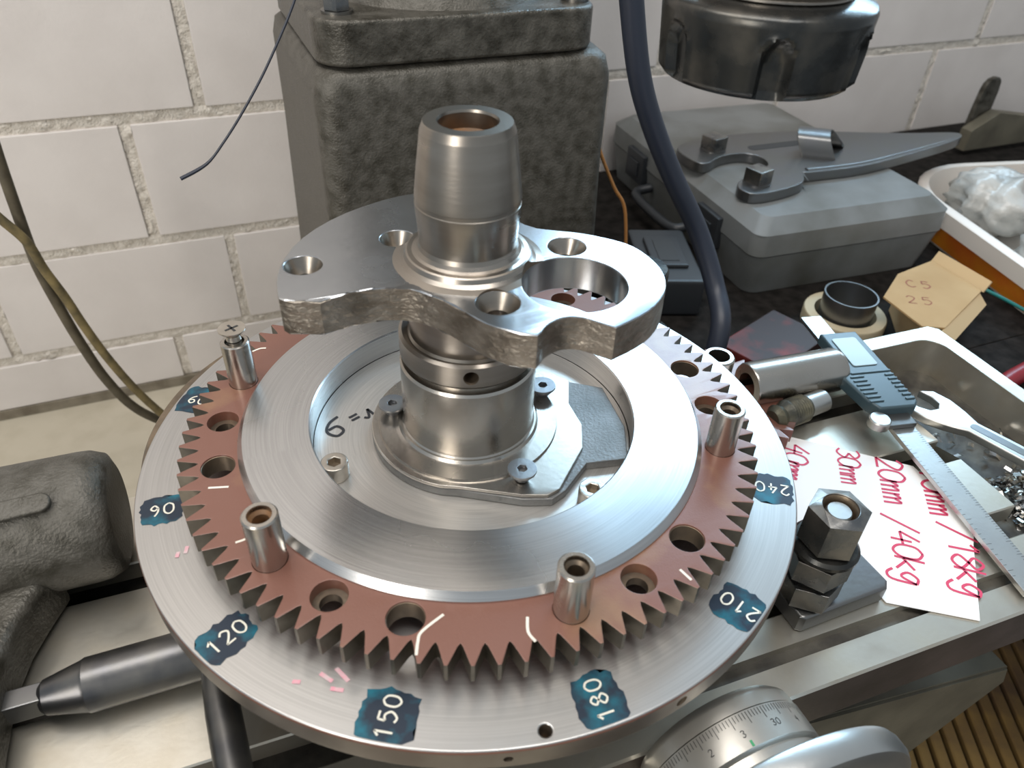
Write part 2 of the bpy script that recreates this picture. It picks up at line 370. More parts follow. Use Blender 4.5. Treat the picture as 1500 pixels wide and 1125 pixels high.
# ================================================================ MILL COLUMN
col = tag(empty('milling_machine_column', (0.10, 0.37, -0.359)), 'grey hammered cast iron mill column behind the crankshaft', 'machine column')
def par(o, root):   # keep world placement under a root Empty
    o.parent = root; bpy.context.view_layer.update(); o.matrix_parent_inverse = root.matrix_world.inverted(); return o
cb = newbm()
zs = [(-0.359, -0.010), (-0.20, -0.005), (0.02, 0.0), (0.089, 0.0), (0.102, 0.003), (0.108, 0.010)]
def rrect(x0, x1, y0, y1, r, n=6):
    out = []
    for cx, cy, a0 in ((x1-r, y1-r, 0), (x0+r, y1-r, PI/2), (x0+r, y0+r, PI), (x1-r, y0+r, 1.5*PI)):
        for k in range(n+1):
            a = a0+PI/2*k/n; out.append((cx+r*math.cos(a), cy+r*math.sin(a)))
    return out
prev = None
for zz, ins in zs:
    ring = [cb.verts.new((x, y, zz)) for x, y in rrect(-0.018+ins, 0.2130-ins, 0.262+ins, 0.475-ins, 0.016)]
    if prev:
        for k in range(len(ring)): cb.faces.new((prev[k], prev[(k+1) % len(ring)], ring[(k+1) % len(ring)], ring[k]))
    else: cb.faces.new(ring)
    prev = ring
cb.faces.new(prev)
par(finish(cb, 'column_casting', 'cast', smooth=0.9), col)
fl = plate(rrect(-0.012, 0.199, 0.2665, 0.47, 0.024), [], 0.1085, 0.1385, 0.003, 3)
par(finish(fl, 'column_flange', 'flange'), col)
pb = newbm(); lathe(pb, [(0.0, 0.1385), (0.088, 0.1385), (0.083, 0.146), (0.079, 0.154), (0.078, 0.6), (0.0, 0.6)], 64, 0.098, 0.365)
par(finish(pb, 'round_mast', 'cast'), col)
for bx, by in ((0.0075, 0.292), (0.187, 0.292)):
    b = newbm(); lathe(b, [(0, 0.1385), (0.011, 0.1385), (0.011, 0.1405), (0, 0.1405)], 24, bx, by)
    nutb = plate(hexa(bx, by, 0.0095, 0.3), [], 0.1405, 0.150, 0.0006); me = bpy.data.meshes.new('t'); nutb.to_mesh(me); b.from_mesh(me); nutb.free()
    lathe(b, [(0, 0.150), (0.0045, 0.150), (0.0045, 0.157), (0, 0.157)], 16, bx, by)
    par(finish(b, 'flange_bolt', 'bolt_steel'), col)

# ================================================================ MILL TABLE (its own frame, turned 2 degrees)
TZ = -0.070
tab = tag(empty('mill_table', (0, 0, TZ-0.03), math.radians(-2.0)), 'cast iron milling table with T-slots and a chip trough at its right end', 'milling table')
def T(o): o.parent = tab; o.location = (0, 0, 0.03-TZ+TZ); return o   # table parts are written with z = 0 at the table top
tb = newbm()
XE = 0.318; XL = -0.75
slots = [(0.018, 0.036), (-0.0425, -0.0245), (-0.104, -0.086)]
edges_y = [-0.1455, -0.1285, -0.1215]
def slot_profile():
    """outline of the table cross section, y,z, running along the top from front to back"""
    p = [(-0.1455, -0.034), (-0.1455, -0.0012), (-0.1443, 0), (-0.1290, 0), (-0.1285, -0.004), (-0.1215, -0.004), (-0.1210, 0)]
    for a, b in sorted(slots):
        p += [(a-0.0008, 0), (a, -0.0008), (a, -0.012), (a-0.007, -0.012), (a-0.007, -0.022), (b+0.007, -0.022), (b+0.007, -0.012), (b, -0.012), (b, -0.0008), (b+0.0008, 0)]
    p += [(0.0870, 0), (0.0880, -0.001), (0.0880, -0.034)]
    return p
pr = slot_profile()
A = [tb.verts.new((XL, y, z)) for y, z in pr]; B = [tb.verts.new((XE, y, z)) for y, z in pr]
for i in range(len(pr)):
    j = (i+1) % len(pr); f = tb.faces.new((A[i], A[j], B[j], B[i]))
    if i in (0, len(pr)-1): f.material_index = 2
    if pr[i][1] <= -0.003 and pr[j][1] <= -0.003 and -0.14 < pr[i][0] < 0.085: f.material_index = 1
fa = tb.faces.new(A); fb_ = tb.faces.new(B)
bmesh.ops.triangulate(tb, faces=[fa, fb_])
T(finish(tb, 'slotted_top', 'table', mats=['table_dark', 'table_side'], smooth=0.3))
# trough end: rim with opening, floor beneath
XT = 0.4225
inn = [p for p in rrect(XE-0.03, XT-0.0135, -0.132, 0.074, 0.017) if p[0] > XE]
inn = sorted([p for p in inn if p[1] > 0], key=lambda p: math.atan2(p[1]-0.057, p[0]-(XT-0.0305)))[::-1]+sorted([p for p in inn if p[1] <= 0], key=lambda p: -math.atan2(p[1]+0.115, p[0]-(XT-0.0305)))
out = [(XE, -0.1455), (XT-0.006, -0.1455), (XT, -0.1395), (XT, 0.082), (XT-0.006, 0.088), (XE, 0.088), (XE, 0.074)]+inn+[(XE, -0.132)]
rim = plate(out, [], -0.034, 0.0, 0.0008)
rough_side_faces(rim, 1, lambda f: f.calc_center_median().y < -0.14)
T(finish(rim, 'trough_rim', 'table', mats=['table_side']))
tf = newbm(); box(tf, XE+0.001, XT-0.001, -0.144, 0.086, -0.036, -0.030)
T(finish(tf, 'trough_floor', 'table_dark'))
# lower ways of the table: front rail steps
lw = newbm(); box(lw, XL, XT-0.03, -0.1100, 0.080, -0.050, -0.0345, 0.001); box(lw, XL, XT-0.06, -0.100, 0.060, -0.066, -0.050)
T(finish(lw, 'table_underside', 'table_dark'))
# saddle / cover below
sd = tag(empty('saddle_cover', (0.16, -0.06, -0.36)), 'oily olive cast cover sticking out below the table, front right', 'machine cover')
sb = newbm()
V = [(0.020, -0.128, -0.1400), (0.075, -0.130, -0.1400), (0.368, -0.130, -0.2280), (0.378, -0.130, -0.2520), (0.296, -0.130, -0.3280)]
fr = [sb.verts.new(v) for v in V]; bk = [sb.verts.new((v[0], -0.085, v[2])) for v in V]
sb.faces.new(fr); sb.faces.new(bk[::-1])
for i in range(5): sb.faces.new((fr[i], bk[i], bk[(i+1) % 5], fr[(i+1) % 5]))
bmesh.ops.bevel(sb, geom=sb.edges[:], offset=0.002, segments=2, affect='EDGES')
par(finish(sb, 'cover_plate', 'cover'), sd)
sb = newbm(); box(sb, -0.2, 0.17, -0.080, 0.04, -0.358, -0.236, 0.004); par(finish(sb, 'saddle_base', 'cast'), sd)

# ================================================================ ROTARY TABLE BODY UNDER THE DISC
rot = tag(empty('rotary_table', (0, 0, TZ)), 'dark round rotary table body hidden beneath the big steel disc', 'rotary table')
b = newbm(); lathe(b, [(0, TZ+0.0002), (0.098, TZ+0.0002), (0.098, -0.035), (0.090, -0.030), (0.090, -0.0127), (0, -0.0127)], 96, -0.004, -0.004)
par(finish(b, 'body', 'black_steel'), rot)
b = newbm(); lathe(b, [(0, -0.030), (0.118, -0.030), (0.1205, -0.029), (0.1205, -0.018), (0.119, -0.016), (0, -0.016)], 128, -0.040, 0.045)
par(finish(b, 'brown_flange', 'hole'), rot)
# lever toward the viewer
b = newbm(); tube(b, [(-0.134, -0.010, -0.046), (-0.1385, -0.06, -0.046), (-0.1365, -0.11, -0.046), (-0.135, -0.16, -0.046)], 0.0072, 24, 3)
tag(finish(b, 'clamping_lever', 'arbor'), 'dark round lever sticking out from under the disc towards the front edge', 'lever')

# ================================================================ BIG DISC
disc = tag(empty('dividing_disc', (0, 0, -0.0125)), 'large grey steel disc with blue ink patches and scratched degree numbers around its edge', 'steel disc')
b = plate(circ(0, 0, 0.16, 256), [circ(-0.0281, -0.1524, 0.0024, 24)], -0.0125, 0.0, 0.0007, 2)
rough_side_faces(b, 1, lambda f: math.hypot(*f.calc_center_median().xy) > 0.155)
body = finish(b, 'disc_body', 'disc', mats=['disc_rim']); par(body, disc)
b = newbm(); lathe(b, [(0.15985, -0.0018), (0.16008, -0.0018), (0.16008, -0.0007), (0.15985, -0.0006)], 256); par(finish(b, 'rust_line', 'edge'), disc)
b = newbm(); lathe(b, [(0.0024, -0.0003), (0.0018, -0.004), (0.0018, -0.009), (0, -0.009), (0, -0.0092), (0.0024, -0.0092)], 24, -0.0281, -0.1524); par(finish(b, 'threaded_hole', 'hole'), disc)
# blind holes drilled into the rim
for a, r in ((-105.5, 0.0018), (-80.5, 0.0026)):
    d = Vector((math.cos(math.radians(a)), math.sin(math.radians(a)), 0))
    mx = Matrix.Translation(d*0.160+Vector((0, 0, -0.0066))) @ d.to_track_quat('Z', 'Y').to_matrix().to_4x4()
    b = newbm(); lathe(b, [(r, 0.004), (r, -0.008)], 24, mx=mx, closed=False); drill(body, b)
marks = [('90', -0.1480, 0.0035, 0.0100, 0.0100, 3), ('120', -0.1280, -0.0740, 0.0118, 0.0098, 5), ('150', -0.0785, -0.1275, 0.0118, 0.0125, 8),
         ('180', -0.0050, -0.1490, 0.0118, 0.0112, 11), ('210', 0.0680, -0.1340, 0.0115, 0.0115, 13), ('240', 0.1235, -0.0830, 0.0105, 0.0115, 17), ('60', -0.1270, 0.0790, 0.0100, 0.0125, 19)]
for text, x, y, ra, rt, seed in marks:
    rr = random.Random(seed); R_ = math.hypot(x, y); a = math.atan2(y, x)
    ca, sa = math.cos(a), math.sin(a); pts = []
    for k in range(36):
        t = 2*PI*k/36; q = 1+rr.uniform(-.10, .08)
        s = (abs(math.cos(t))**4+abs(math.sin(t))**4)**-.25
        u = ra*0.92*math.cos(t)*s*q; v = rt*0.86*math.sin(t)*s*q
        px, py = x+u*ca-v*sa, y+u*sa+v*ca
        h = math.hypot(px, py)
        if h > 0.1588: px, py = px*0.1588/h, py*0.1588/h
        pts.append((px, py))
    b = newbm(); vs = [b.verts.new((p[0], p[1], 0.00012)) for p in pts]; f = b.faces.new(vs); bmesh.ops.triangulate(b, faces=[f])
    ip = finish(b, 'ink_patch', 'ink', disc); ip.matrix_parent_inverse = disc.matrix_world.inverted()
    ang = a+PI; size = 0.0066 if text != '60' else 0.0060
    L_ = (len(text)*1.25-0.25)*size/1.4
    sx = x-math.cos(ang)*L_/2+math.sin(ang)*size/2; sy = y-math.sin(ang)*L_/2-math.cos(ang)*size/2
    b = newbm(); write(b, text, sx, sy, ang, size, 0.00080, 0.0002)
    nb = finish(b, 'scratched_number', 'scratch'); par(nb, disc)
b = newbm()
for i, (x, y, l, a) in enumerate([(-0.094, -0.107, 0.006, 2.2), (-0.0885, -0.109, 0.0075, 2.0), (-0.091, -0.112, 0.005, 2.6), (-0.105, -0.103, 0.003, 2.7), (-0.140, -0.026, 0.004, 1.3), (-0.1435, -0.027, 0.003, 1.3)]):
    b = newbm(); ribbon(b, [(x, y), (x+l*math.cos(a), y+l*math.sin(a))], 0.0016, 0.0001)
    par(finish(b, 'pink_mark', 'pink'), disc)

# ================================================================ TOOTHED RING
HOLE_R = 0.1205
gear = tag(empty('toothed_ring', (0, 0, 0.0075)), 'rust-red toothed ring with pointed teeth lying above the grey disc', 'gear ring')
def toothed(N, ro, ri, ph, cx=0, cy=0):
    pts = []
    for k in range(N):
        a = ph+2*PI*k/N; w = 2*PI/N
        for da, r in ((-0.07*w, ro), (0.07*w, ro), (0.40*w, ri+0.0012), (0.5*w, ri), (0.60*w, ri+0.0012)):
            pts.append((cx+r*math.cos(a+da), cy+r*math.sin(a+da)))
    return pts
hs = []
for k in range(6):
    a0 = math.radians(-152+60*k)
    for j, r in ((0, 0.0071), (1, 0.0073), (2, 0.0075)):
        a = a0+math.radians(15*j); hs.append((HOLE_R*math.cos(a), HOLE_R*math.sin(a), r, j))
GT = 0.0175
b = plate(toothed(90, 0.1380, 0.1290, math.radians(-90)), [circ(0, 0, 0.104, 96)]+[circ(x, y, r, 32) for x, y, r, j in hs], 0.0075, GT, 0.0003)
rough_side_faces(b, 1, lambda f: math.hypot(*f.calc_center_median().xy) > 0.1285)
par(finish(b, 'toothed_body', 'gear', mats=['gear_side']), gear)
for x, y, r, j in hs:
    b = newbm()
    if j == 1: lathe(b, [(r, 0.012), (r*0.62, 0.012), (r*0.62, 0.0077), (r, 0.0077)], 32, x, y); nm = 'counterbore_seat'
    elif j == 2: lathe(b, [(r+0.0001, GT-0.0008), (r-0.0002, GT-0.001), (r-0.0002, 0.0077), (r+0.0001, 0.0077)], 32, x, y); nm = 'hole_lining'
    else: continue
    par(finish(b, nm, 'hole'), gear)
b = newbm()
for pts in ([(-0.0646, -0.1185), (-0.0625, -0.1135), (-0.0599, -0.1099), (-0.0502, -0.1058)], [(-0.0225, -0.1287), (-0.0235, -0.124), (-0.0212, -0.118)], [(-0.1257, -0.0082), (-0.1174, -0.0105)],
            [(-0.1182, -0.0435), (-0.114, -0.0430), (-0.1098, -0.0409)], [(0.0463, -0.1256), (0.0448, -0.1195)], [(-0.0947, 0.0888), (-0.0905, 0.0902), (-0.0874, 0.0896)]):
    b = newbm(); ribbon(b, pts, 0.0011, GT)
    par(finish(b, 'chalk_mark', 'chalk'), gear)
b = newbm(); lathe(b, [(0.0790, 0.0001), (0.100, 0.0001), (0.100, 0.0075), (0.0790, 0.0075)], 96)
tag(finish(b, 'spacer_ring', 'black_steel'), 'dark spacer ring between the grey disc and the rust-red toothed ring', 'ring')

# ================================================================ BRUSHED STEEL RING
b = newbm(); lathe(b, [(0.0785, 0.0080), (0.0785, 0.0208), (0.0792, 0.0215), (0.1093, 0.0215), (0.1118, 0.0182), (0.1118, 0.0176), (0.1035, 0.0176), (0.1035, 0.0080)], 192)
tag(finish(b, 'brushed_ring', 'ring', smooth=0.35), 'wide brushed steel ring with a bright sloping outer edge, inside the toothed ring', 'ring')

# ================================================================ PLATE INSIDE THE RING
plt = tag(empty('face_plate', (0, 0, 0.0001)), 'turned steel plate with black handwriting and socket screws inside the brushed ring', 'steel plate')
b = newbm(); lathe(b, [(0, 0.0003), (0.0782, 0.0003), (0.0782, 0.0080), (0, 0.0080)], 128)
par(finish(b, 'plate_body', 'floorplate'), plt)
b = newbm()
write(b, '.', -0.0800, 0.0200, 0.05, 0.014, 0.0022, 0.0081); write(b, '6', -0.0705, 0.0170, -0.05, 0.0150, 0.0015, 0.0081)
write(b, '=', -0.0555, 0.0222, 0.30, 0.0095, 0.0014, 0.0081); write(b, 'r', -0.0490, 0.0248, 0.30, 0.0085, 0.0014, 0.0081)
par(finish(b, 'handwriting', 'black_ink'), plt)
def cap_screw(x, y, r, z0, z1, root, m='nickel'):
    b = plate(circ(x, y, r, 40), [hexa(x, y, r*0.5, 0.3)], z0, z1, 0.0006, 2); b.normal_update()
    o = finish(b, 'cap_screw', m); par(o, root)
    b = newbm(); lathe(b, [(0, z0), (r*0.52, z0), (r*0.52, z1-0.0035), (0, z1-0.0035)], 24, x, y); s = finish(b, 'socket', 'hole'); par(s, o); return o
for x, y in ((-0.0712, -0.0095), (0.0330, -0.0660)): cap_screw(x, y, 0.0063, 0.0081, 0.0165, plt)

# lower flange with flat chord and cut corner
fl = tag(empty('hub_flange', (0, 0, 0.008)), 'machined flange with a straight-cut edge carrying the central steel collar', 'flange')
oc = []
for k in range(0, 41):
    a = math.radians(150-k*0+0)+0
AX, AY = -0.0025, 0.0
arc = [(AX+0.0475*math.cos(math.radians(t)), AY+0.0475*math.sin(math.radians(t))) for t in range(60, 236, 5)]
outl = arc+[(-0.0228, -0.0425), (0.0023, -0.0580), (0.0150, -0.0625), (0.0230, -0.0595), (0.0400, -0.0470), (0.060, -0.0510), (0.0700, -0.0300), (0.0740, 0.0019), (0.0600, 0.0120), (0.044, 0.030)]
b = plate(outl, [], 0.0080, 0.0125, 0.0008)
par(finish(b, 'base_casting', 'cast_face'), fl)
out2 = arc+[(-0.0228, -0.0422), (0.0023, -0.0570), (0.0130, -0.0612), (0.0200, -0.0595), (0.0420, -0.0384), (0.0490, -0.0230), (0.0500, -0.0060), (0.0585, 0.0110), (0.044, 0.030)]
b = plate(out2, [], 0.0125, 0.0145, 0.0006)
par(finish(b, 'machined_face', 'steel'), fl)
b = newbm(); lathe(b, [(0, 0.0145), (0.0440, 0.0145), (0.0436, 0.0158), (0.0365, 0.0158), (0.0345, 0.0162), (0.0335, 0.0175), (0, 0.0175)], 96, AX, AY)
par(finish(b, 'round_boss', 'steel', smooth=0.4), fl)
for x, y in ((-0.0365, 0.0165), (0.0060, -0.0480), (0.0395, 0.0045)):
    r = 0.0067; z0, z1 = 0.0160, 0.0215
    b = plate(circ(x, y, r, 40), [hexa(x, y, r*0.36, 0.5)], z1-0.0012, z1, 0.0002)
    o = finish(b, 'countersunk_screw', 'screw'); par(o, fl)
    b = newbm(); lathe(b, [(0, z1-0.0020), (r*0.4, z1-0.0020), (r*0.4, z1-0.0010), (r*0.98, z1-0.0010), (r*0.45, z0-0.001), (0, z0-0.001)], 32, x, y); s = finish(b, 'screw_cone', 'screw', smooth=0.3); par(s, o)

# ================================================================ CRANKSHAFT
cr = tag(empty('crankshaft', (AX, AY, 0.0175)), 'steel crankshaft piece standing upright, with a wide drilled web and tapered end', 'crankshaft')
b = newbm(); lathe(b, [(0, 0.0158), (0.0330, 0.0158), (0.0330, 0.0170), (0.0318, 0.0182), (0.0318, 0.0532), (0.0310, 0.0545), (0.0275, 0.0545), (0.0275, 0.060), (0, 0.060)], 128, AX, AY)
par(finish(b, 'lower_collar', 'steel', smooth=0.45), cr)
b = newbm(); lathe(b, [(0, 0.0545), (0.0305, 0.0575), (0.0315, 0.0590), (0.0315, 0.0690), (0.0300, 0.0700), (0.0275, 0.0690), (0.0265, 0.0700), (0.0265, 0.0905), (0, 0.0905)], 128, AX, AY)
cl = finish(b, 'upper_collar', 'boss', smooth=0.45); par(cl, cr)
d = Vector((-0.30, -0.954, 0)).normalized()
mx = Matrix.Translation(Vector((AX, AY, 0.0640))+d*0.0316) @ d.to_track_quat('Z', 'Y').to_matrix().to_4x4()
b = newbm(); lathe(b, [(0.0037, 0.004), (0.0035, 0.0), (0.0031, -0.0010), (0.0031, -0.012)], 28, mx=mx, closed=False); drill(cl, b)
web = [(0.0105, 0.0646), (-0.0042, 0.0687), (-0.0167, 0.0678), (-0.0377, 0.0604), (-0.0547, 0.0497), (-0.0685, 0.0358), (-0.0773, 0.0199), (-0.0807, 0.0082), (-0.0822, -0.0029), (-0.0823, -0.0091), (-0.0749, -0.0122), (-0.0681, -0.0150), (-0.062, -0.0133), (-0.0544, -0.0122), (-0.0442, -0.0127), (-0.0348, -0.0159), (-0.0276, -0.0217), (-0.0219, -0.0316), (-0.0167, -0.0426), (-0.0123, -0.052), (-0.0051, -0.0597), (0.0016, -0.0639), (0.0041, -0.062), (0.0068, -0.0592), (0.0105, -0.0572), (0.0140, -0.0562), (0.0175, -0.0560), (0.0206, -0.0572), (0.0237, -0.0592), (0.0279, -0.0646), (0.0315, -0.0688), (0.0423, -0.0657), (0.0515, -0.0617), (0.0601, -0.0552), (0.0662, -0.0478), (0.0707, -0.0376), (0.0718, -0.0275), (0.0706, -0.016), (0.067, -0.0088), (0.0599, -0.0009), (0.052, 0.0059), (0.0428, 0.0111), (0.0340, 0.0170), (0.0285, 0.0303), (0.0250, 0.0430), (0.0190, 0.0560)]
# round the traced corners a little
def chaikin(pts, keep=()):
    o = []
    for i, p in enumerate(pts):
        q = pts[(i+1) % len(pts)]
        if i in keep: o.append(p); o.append((p[0]*.25+q[0]*.75, p[1]*.25+q[1]*.75)) if (i+1) % len(pts) not in keep else None
        elif (i+1) % len(pts) in keep: o.append((p[0]*.75+q[0]*.25, p[1]*.75+q[1]*.25))
        else: o.append((p[0]*.75+q[0]*.25, p[1]*.75+q[1]*.25)); o.append((p[0]*.25+q[0]*.75, p[1]*.25+q[1]*.75))
    return o
webs = chaikin(web, keep=(11, 21, 30))
ZT, ZB = 0.105, 0.0895
whs = [(-0.0263, 0.0259, 0.0076), (-0.0690, 0.0152, 0.0078), (0.0415, -0.0048, 0.0083), (-0.0039, -0.0379, 0.0087)]
b = plate(webs, [circ(0.0309, -0.0345, 0.0216, 72)]+[circ(x, y, r, 36) for x, y, r in whs], ZB, ZT, 0.0006, 2)
def front_forged(f):
    c_ = f.calc_center_median()
    return (c_.y < 0.0 and math.hypot(c_.x-0.0309, c_.y+0.0345) > 0.0225 and not any(math.hypot(c_.x-x, c_.y-y) < r*1.1 for x, y, r in whs)) or c_.x < -0.06
rough_side_faces(b, 1, front_forged)
# break up the torn front edge with real displacement
rr = random.Random(3)
for v in b.verts:
    if v.co.y < -0.008 and v.co.x < 0.001 and math.hypot(v.co.x+0.0039, v.co.y+0.0379) > 0.010:
        v.co += Vector((rr.uniform(-.0004, .0004), rr.uniform(-.0006, .0006), rr.uniform(-.0003, .0002)))
par(finish(b, 'crank_web', 'web', mats=['forged'], smooth=0.5), cr)
for x, y, r in whs:
    b = newbm(); s = 0.55
    lathe(b, [(r, ZT-0.0004), (r*s, ZT-0.0065), (r*s, ZB+0.0002), (r, ZB+0.0002)], 36, x, y)
    par(finish(b, 'countersunk_hole', 'boss', smooth=0.4), cr)
b = newbm()
lathe(b, [(0, ZT-0.001), (0.0325, ZT-0.0002), (0.0310, ZT+0.0003), (0.0288, ZT+0.0010), (0.0272, ZT+0.0022), (0.0264, ZT+0.0040), (0.0256, ZT+0.0044), (0.0237, ZT+0.0046), (0.0224, ZT+0.0052), (0.0212, ZT+0.0066), (0.0206, 0.1135), (0.0207, 0.1180), (0.0211, 0.1225), (0.0215, 0.1265), (0.0217, 0.1300), (0.0217, 0.1308), (0.0214, 0.1311), (0.0214, 0.1326), (0.0217, 0.1329), (0.0216, 0.1350), (0.0206, 0.1440), (0.0187, 0.1590), (0.0186, 0.1596), (0.0174, 0.1627), (0.0172, 0.1630), (0.0168, 0.1630), (0.0120, 0.1630), (0.0116, 0.1620), (0.0114, 0.155), (0.0106, 0.1535), (0.0106, 0.1480), (0, 0.1480)], 128, AX, AY)
bs = finish(b, 'tapered_journal', 'boss', smooth=0.2)
for hx, hy, hr in [(0.0309, -0.0345, 0.02165)]+[(x, y, r+0.0001) for x, y, r in whs]:
    if math.hypot(hx-AX, hy-AY) < 0.06:
        b = newbm(); lathe(b, [(hr, ZT-0.004), (hr, ZT+0.012)], 64, hx, hy, closed=False); drill(bs, b)
bw = bs.modifiers.new('weighted_normals', 'WEIGHTED_NORMAL'); bw.keep_sharp = True
par(bs, cr)
b = newbm(); lathe(b, [(0.0113, 0.156), (0.0102, 0.1545), (0.0102, 0.1495), (0, 0.1495), (0, 0.149), (0.0113, 0.149)], 48, AX, AY); s = finish(b, 'bore', 'rust'); par(s, bs)

# ================================================================ SLEEVES
def sleeve(k, top, rust, label, scr=False, lean=(0, 0)):
    a = math.radians(-152+60*k); x, y = HOLE_R*math.cos(a), HOLE_R*math.sin(a)
    t = tag(empty('spacer_sleeve', (x, y, 0.0078)), label, 'sleeve', 'steel spacer sleeves standing in the toothed ring')
    b = newbm(); r = 0.0070
    lathe(b, [(0.0045, 0.0), (r, 0.0), (r, top-0.0006), (r-0.0006, top), (0.0048, top), (0.0045, top-0.0008)], 48)
    o = finish(b, 'sleeve_body', 'steel'); o.parent = t
    b = newbm(); lathe(b, [(0.0046, top-0.002), (0.0033, top-0.0035), (0.0033, top-0.014), (0, top-0.014), (0, top-0.015), (0.0046, top-0.015)], 32)
    s = finish(b, 'threaded_bore', 'rust' if rust else 'hole'); s.parent = o
    if scr:
        h = top+0.0075
        b = newbm(); lathe(b, [(0, top-0.012), (0.0033, top-0.012)]+[(0.0033+(0.0004 if i % 2 else 0), top-0.012+i*0.0012) for i in range(1, 12)]+[(0.0033, h-0.004), (0.0066, h-0.0006), (0.0066, h), (0, h)], 40)
        q = finish(b, 'cross_head_screw', 'nickel', smooth=0.4); q.parent = t
        b = newbm()
        for an in (0.4, 0.4+PI/2): 
            mx = Matrix.Rotation(an, 4, 'Z'); box(b, -0.0034, 0.0034, -0.0006, 0.0006, h-0.0006, h+0.00012, mx=mx)
        q2 = finish(b, 'cross_recess', 'tick'); q2.parent = q
    return t
sleeve(0, 0.0355, True, 'steel spacer sleeve with a rusty bore, at the front left of the toothed ring')
sleeve(1, 0.0350, False, 'steel spacer sleeve standing nearest the viewer, above the ink number 180')
sleeve(2, 0.0340, False, 'steel spacer sleeve at the right, close to a counterbored hole')
sleeve(5, 0.0350, False, 'steel sleeve with a cross-head screw raised from its top, back left', True)

# ================================================================ SECOND TOOTHED RING + THINGS BEHIND THE DISC
b = plate(toothed(40, 0.0600, 0.0520, math.radians(1.5), 0.1840, 0.0455), [circ(0.1840, 0.0455, 0.030, 64)], TZ+0.0004, TZ+0.0105, 0.0003)
tag(finish(b, 'gear_wheel', 'gear'), 'small toothed wheel lying on the table, only some teeth showing right of the disc', 'gear ring')
b = newbm(); lathe(b, [(0.0068, TZ+0.0003), (0.0101, TZ+0.0003), (0.0101, -0.0210), (0.0092, -0.0200), (0.0070, -0.0200), (0.0068, -0.0208)], 48, 0.183, 0.041)
bu = finish(b, 'bushing', 'steel'); tag(bu, 'short open steel bushing standing beyond the right edge of the disc, behind the teeth', 'bushing')
# upright dark cylinder behind the web
BZ0 = -0.359
b = newbm(); lathe(b, [(0, -0.0550), (0.020, -0.0550), (0.020, -0.0010), (0.0185, 0.0005), (0, 0.0005)], 64, 0.172, 0.128)
lathe(b, [(0, BZ0+0.0003), (0.030, BZ0+0.0003), (0.030, -0.0551), (0, -0.0551)], 64, 0.172, 0.128)
tag(finish(b, 'steel_post', 'black_steel'), 'dark round steel post standing behind the crank web', 'post')

# thick steel sleeve lying on the table
b = newbm(); mx = Matrix.Translation((0.214, 0.0420, TZ+0.0165)) @ Matrix.Rotation(-0.08, 4, 'Z') @ Matrix.Rotation(PI/2, 4, 'Y')
lathe(b, [(0.009, 0), (0.0150, 0), (0.0158, 0.0015), (0.0158, 0.0690), (0.0145, 0.0725), (0.0120, 0.0740), (0.009, 0.0740)], 64, mx=mx)
tag(finish(b, 'round_bar', 'steel'), 'thick polished round steel bar lying beside the caliper', 'steel bar')
b = newbm(); mx = Matrix.Translation((0.2145, 0.012, TZ+0.0102)) @ Matrix.Rotation(0.10, 4, 'Z') @ Matrix.Rotation(PI/2, 4, 'Y')
prof = [(0, 0.0), (0.0060, 0.0), (0.0090, 0.004), (0.0070, 0.008), (0.0095, 0.012)]
for i in range(8): prof += [(0.0098, 0.013+i*0.002), (0.0090, 0.014+i*0.002)]
prof += [(0.0080, 0.030), (0.0078, 0.046), (0, 0.046)]
lathe(b, prof, 28, mx=mx)
for f in b.faces: f.material_index = 1 if (mx.inverted() @ f.calc_center_median()).z > 0.0295 else 0
tag(finish(b, 'tap_holder', 'grip', mats=['satin']), 'small oily ribbed tool with a bright tip under the round steel bar', 'tool')

# ================================================================ CLAMP BOLT
cx, cy = 0.1425, -0.1075
ck = tag(empty('clamping_bolt', (cx, cy, TZ)), 'dark clamping bolt with stacked hex nuts standing on a steel plate, right of the disc', 'bolt')
b = plate([(0.1300, -0.1195), (0.1325, -0.1215), (0.1850, -0.1215), (0.1885, -0.1180), (0.1880, -0.0880), (0.1850, -0.0850), (0.1330, -0.0850), (0.1300, -0.0880)], [], TZ+0.0002, TZ+0.012, 0.0015, 3)
par(finish(b, 'clamp_plate', 'tool', smooth=0.5), ck)
def nut(z0, z1, r, a0, m, hole=0.0, nm='hex_nut'):
    b = plate(hexa(cx, cy, r, a0), [circ(cx, cy, hole, 32)] if hole else [], z0, z1, 0.0002)
    # chamfer the corners of both faces
    for v in b.verts:
        d_ = math.hypot(v.co.x-cx, v.co.y-cy)
        if d_ > r*0.93: v.co.z += (-0.0016 if v.co.z > (z0+z1)/2 else 0.0016)
    o = finish(b, nm, m, smooth=0.3); par(o, ck); return o
z0 = TZ+0.012
nut(z0+0.0001, -0.0412, 0.0158, 0.35, 'bolt_steel')
nut(-0.0410, -0.0242, 0.0156, 0.10, 'bolt_steel')
b = newbm(); lathe(b, [(0, -0.0240), (0.0150, -0.0240), (0.0163, -0.0228), (0.0163, -0.0208), (0.0148, -0.0192), (0, -0.0192)], 64, cx, cy); par(finish(b, 'washer', 'black_steel'), ck)
nut(-0.0191, 0.0050, 0.0146, 0.55, 'bolt_steel', 0.0084)
b = newbm(); lathe(b, [(0.0085, 0.0044), (0.0076, 0.0028), (0.0076, -0.004), (0, -0.004), (0, -0.0045), (0.0085, -0.0045)], 40, cx, cy); par(finish(b, 'nut_bore', 'hole'), ck)
b = newbm(); lathe(b, [(0, -0.02), (0.0060, -0.02), (0.0060, 0.0018), (0.0054, 0.0026), (0, 0.0026)], 40, cx, cy); par(finish(b, 'stud', 'satin'), ck)

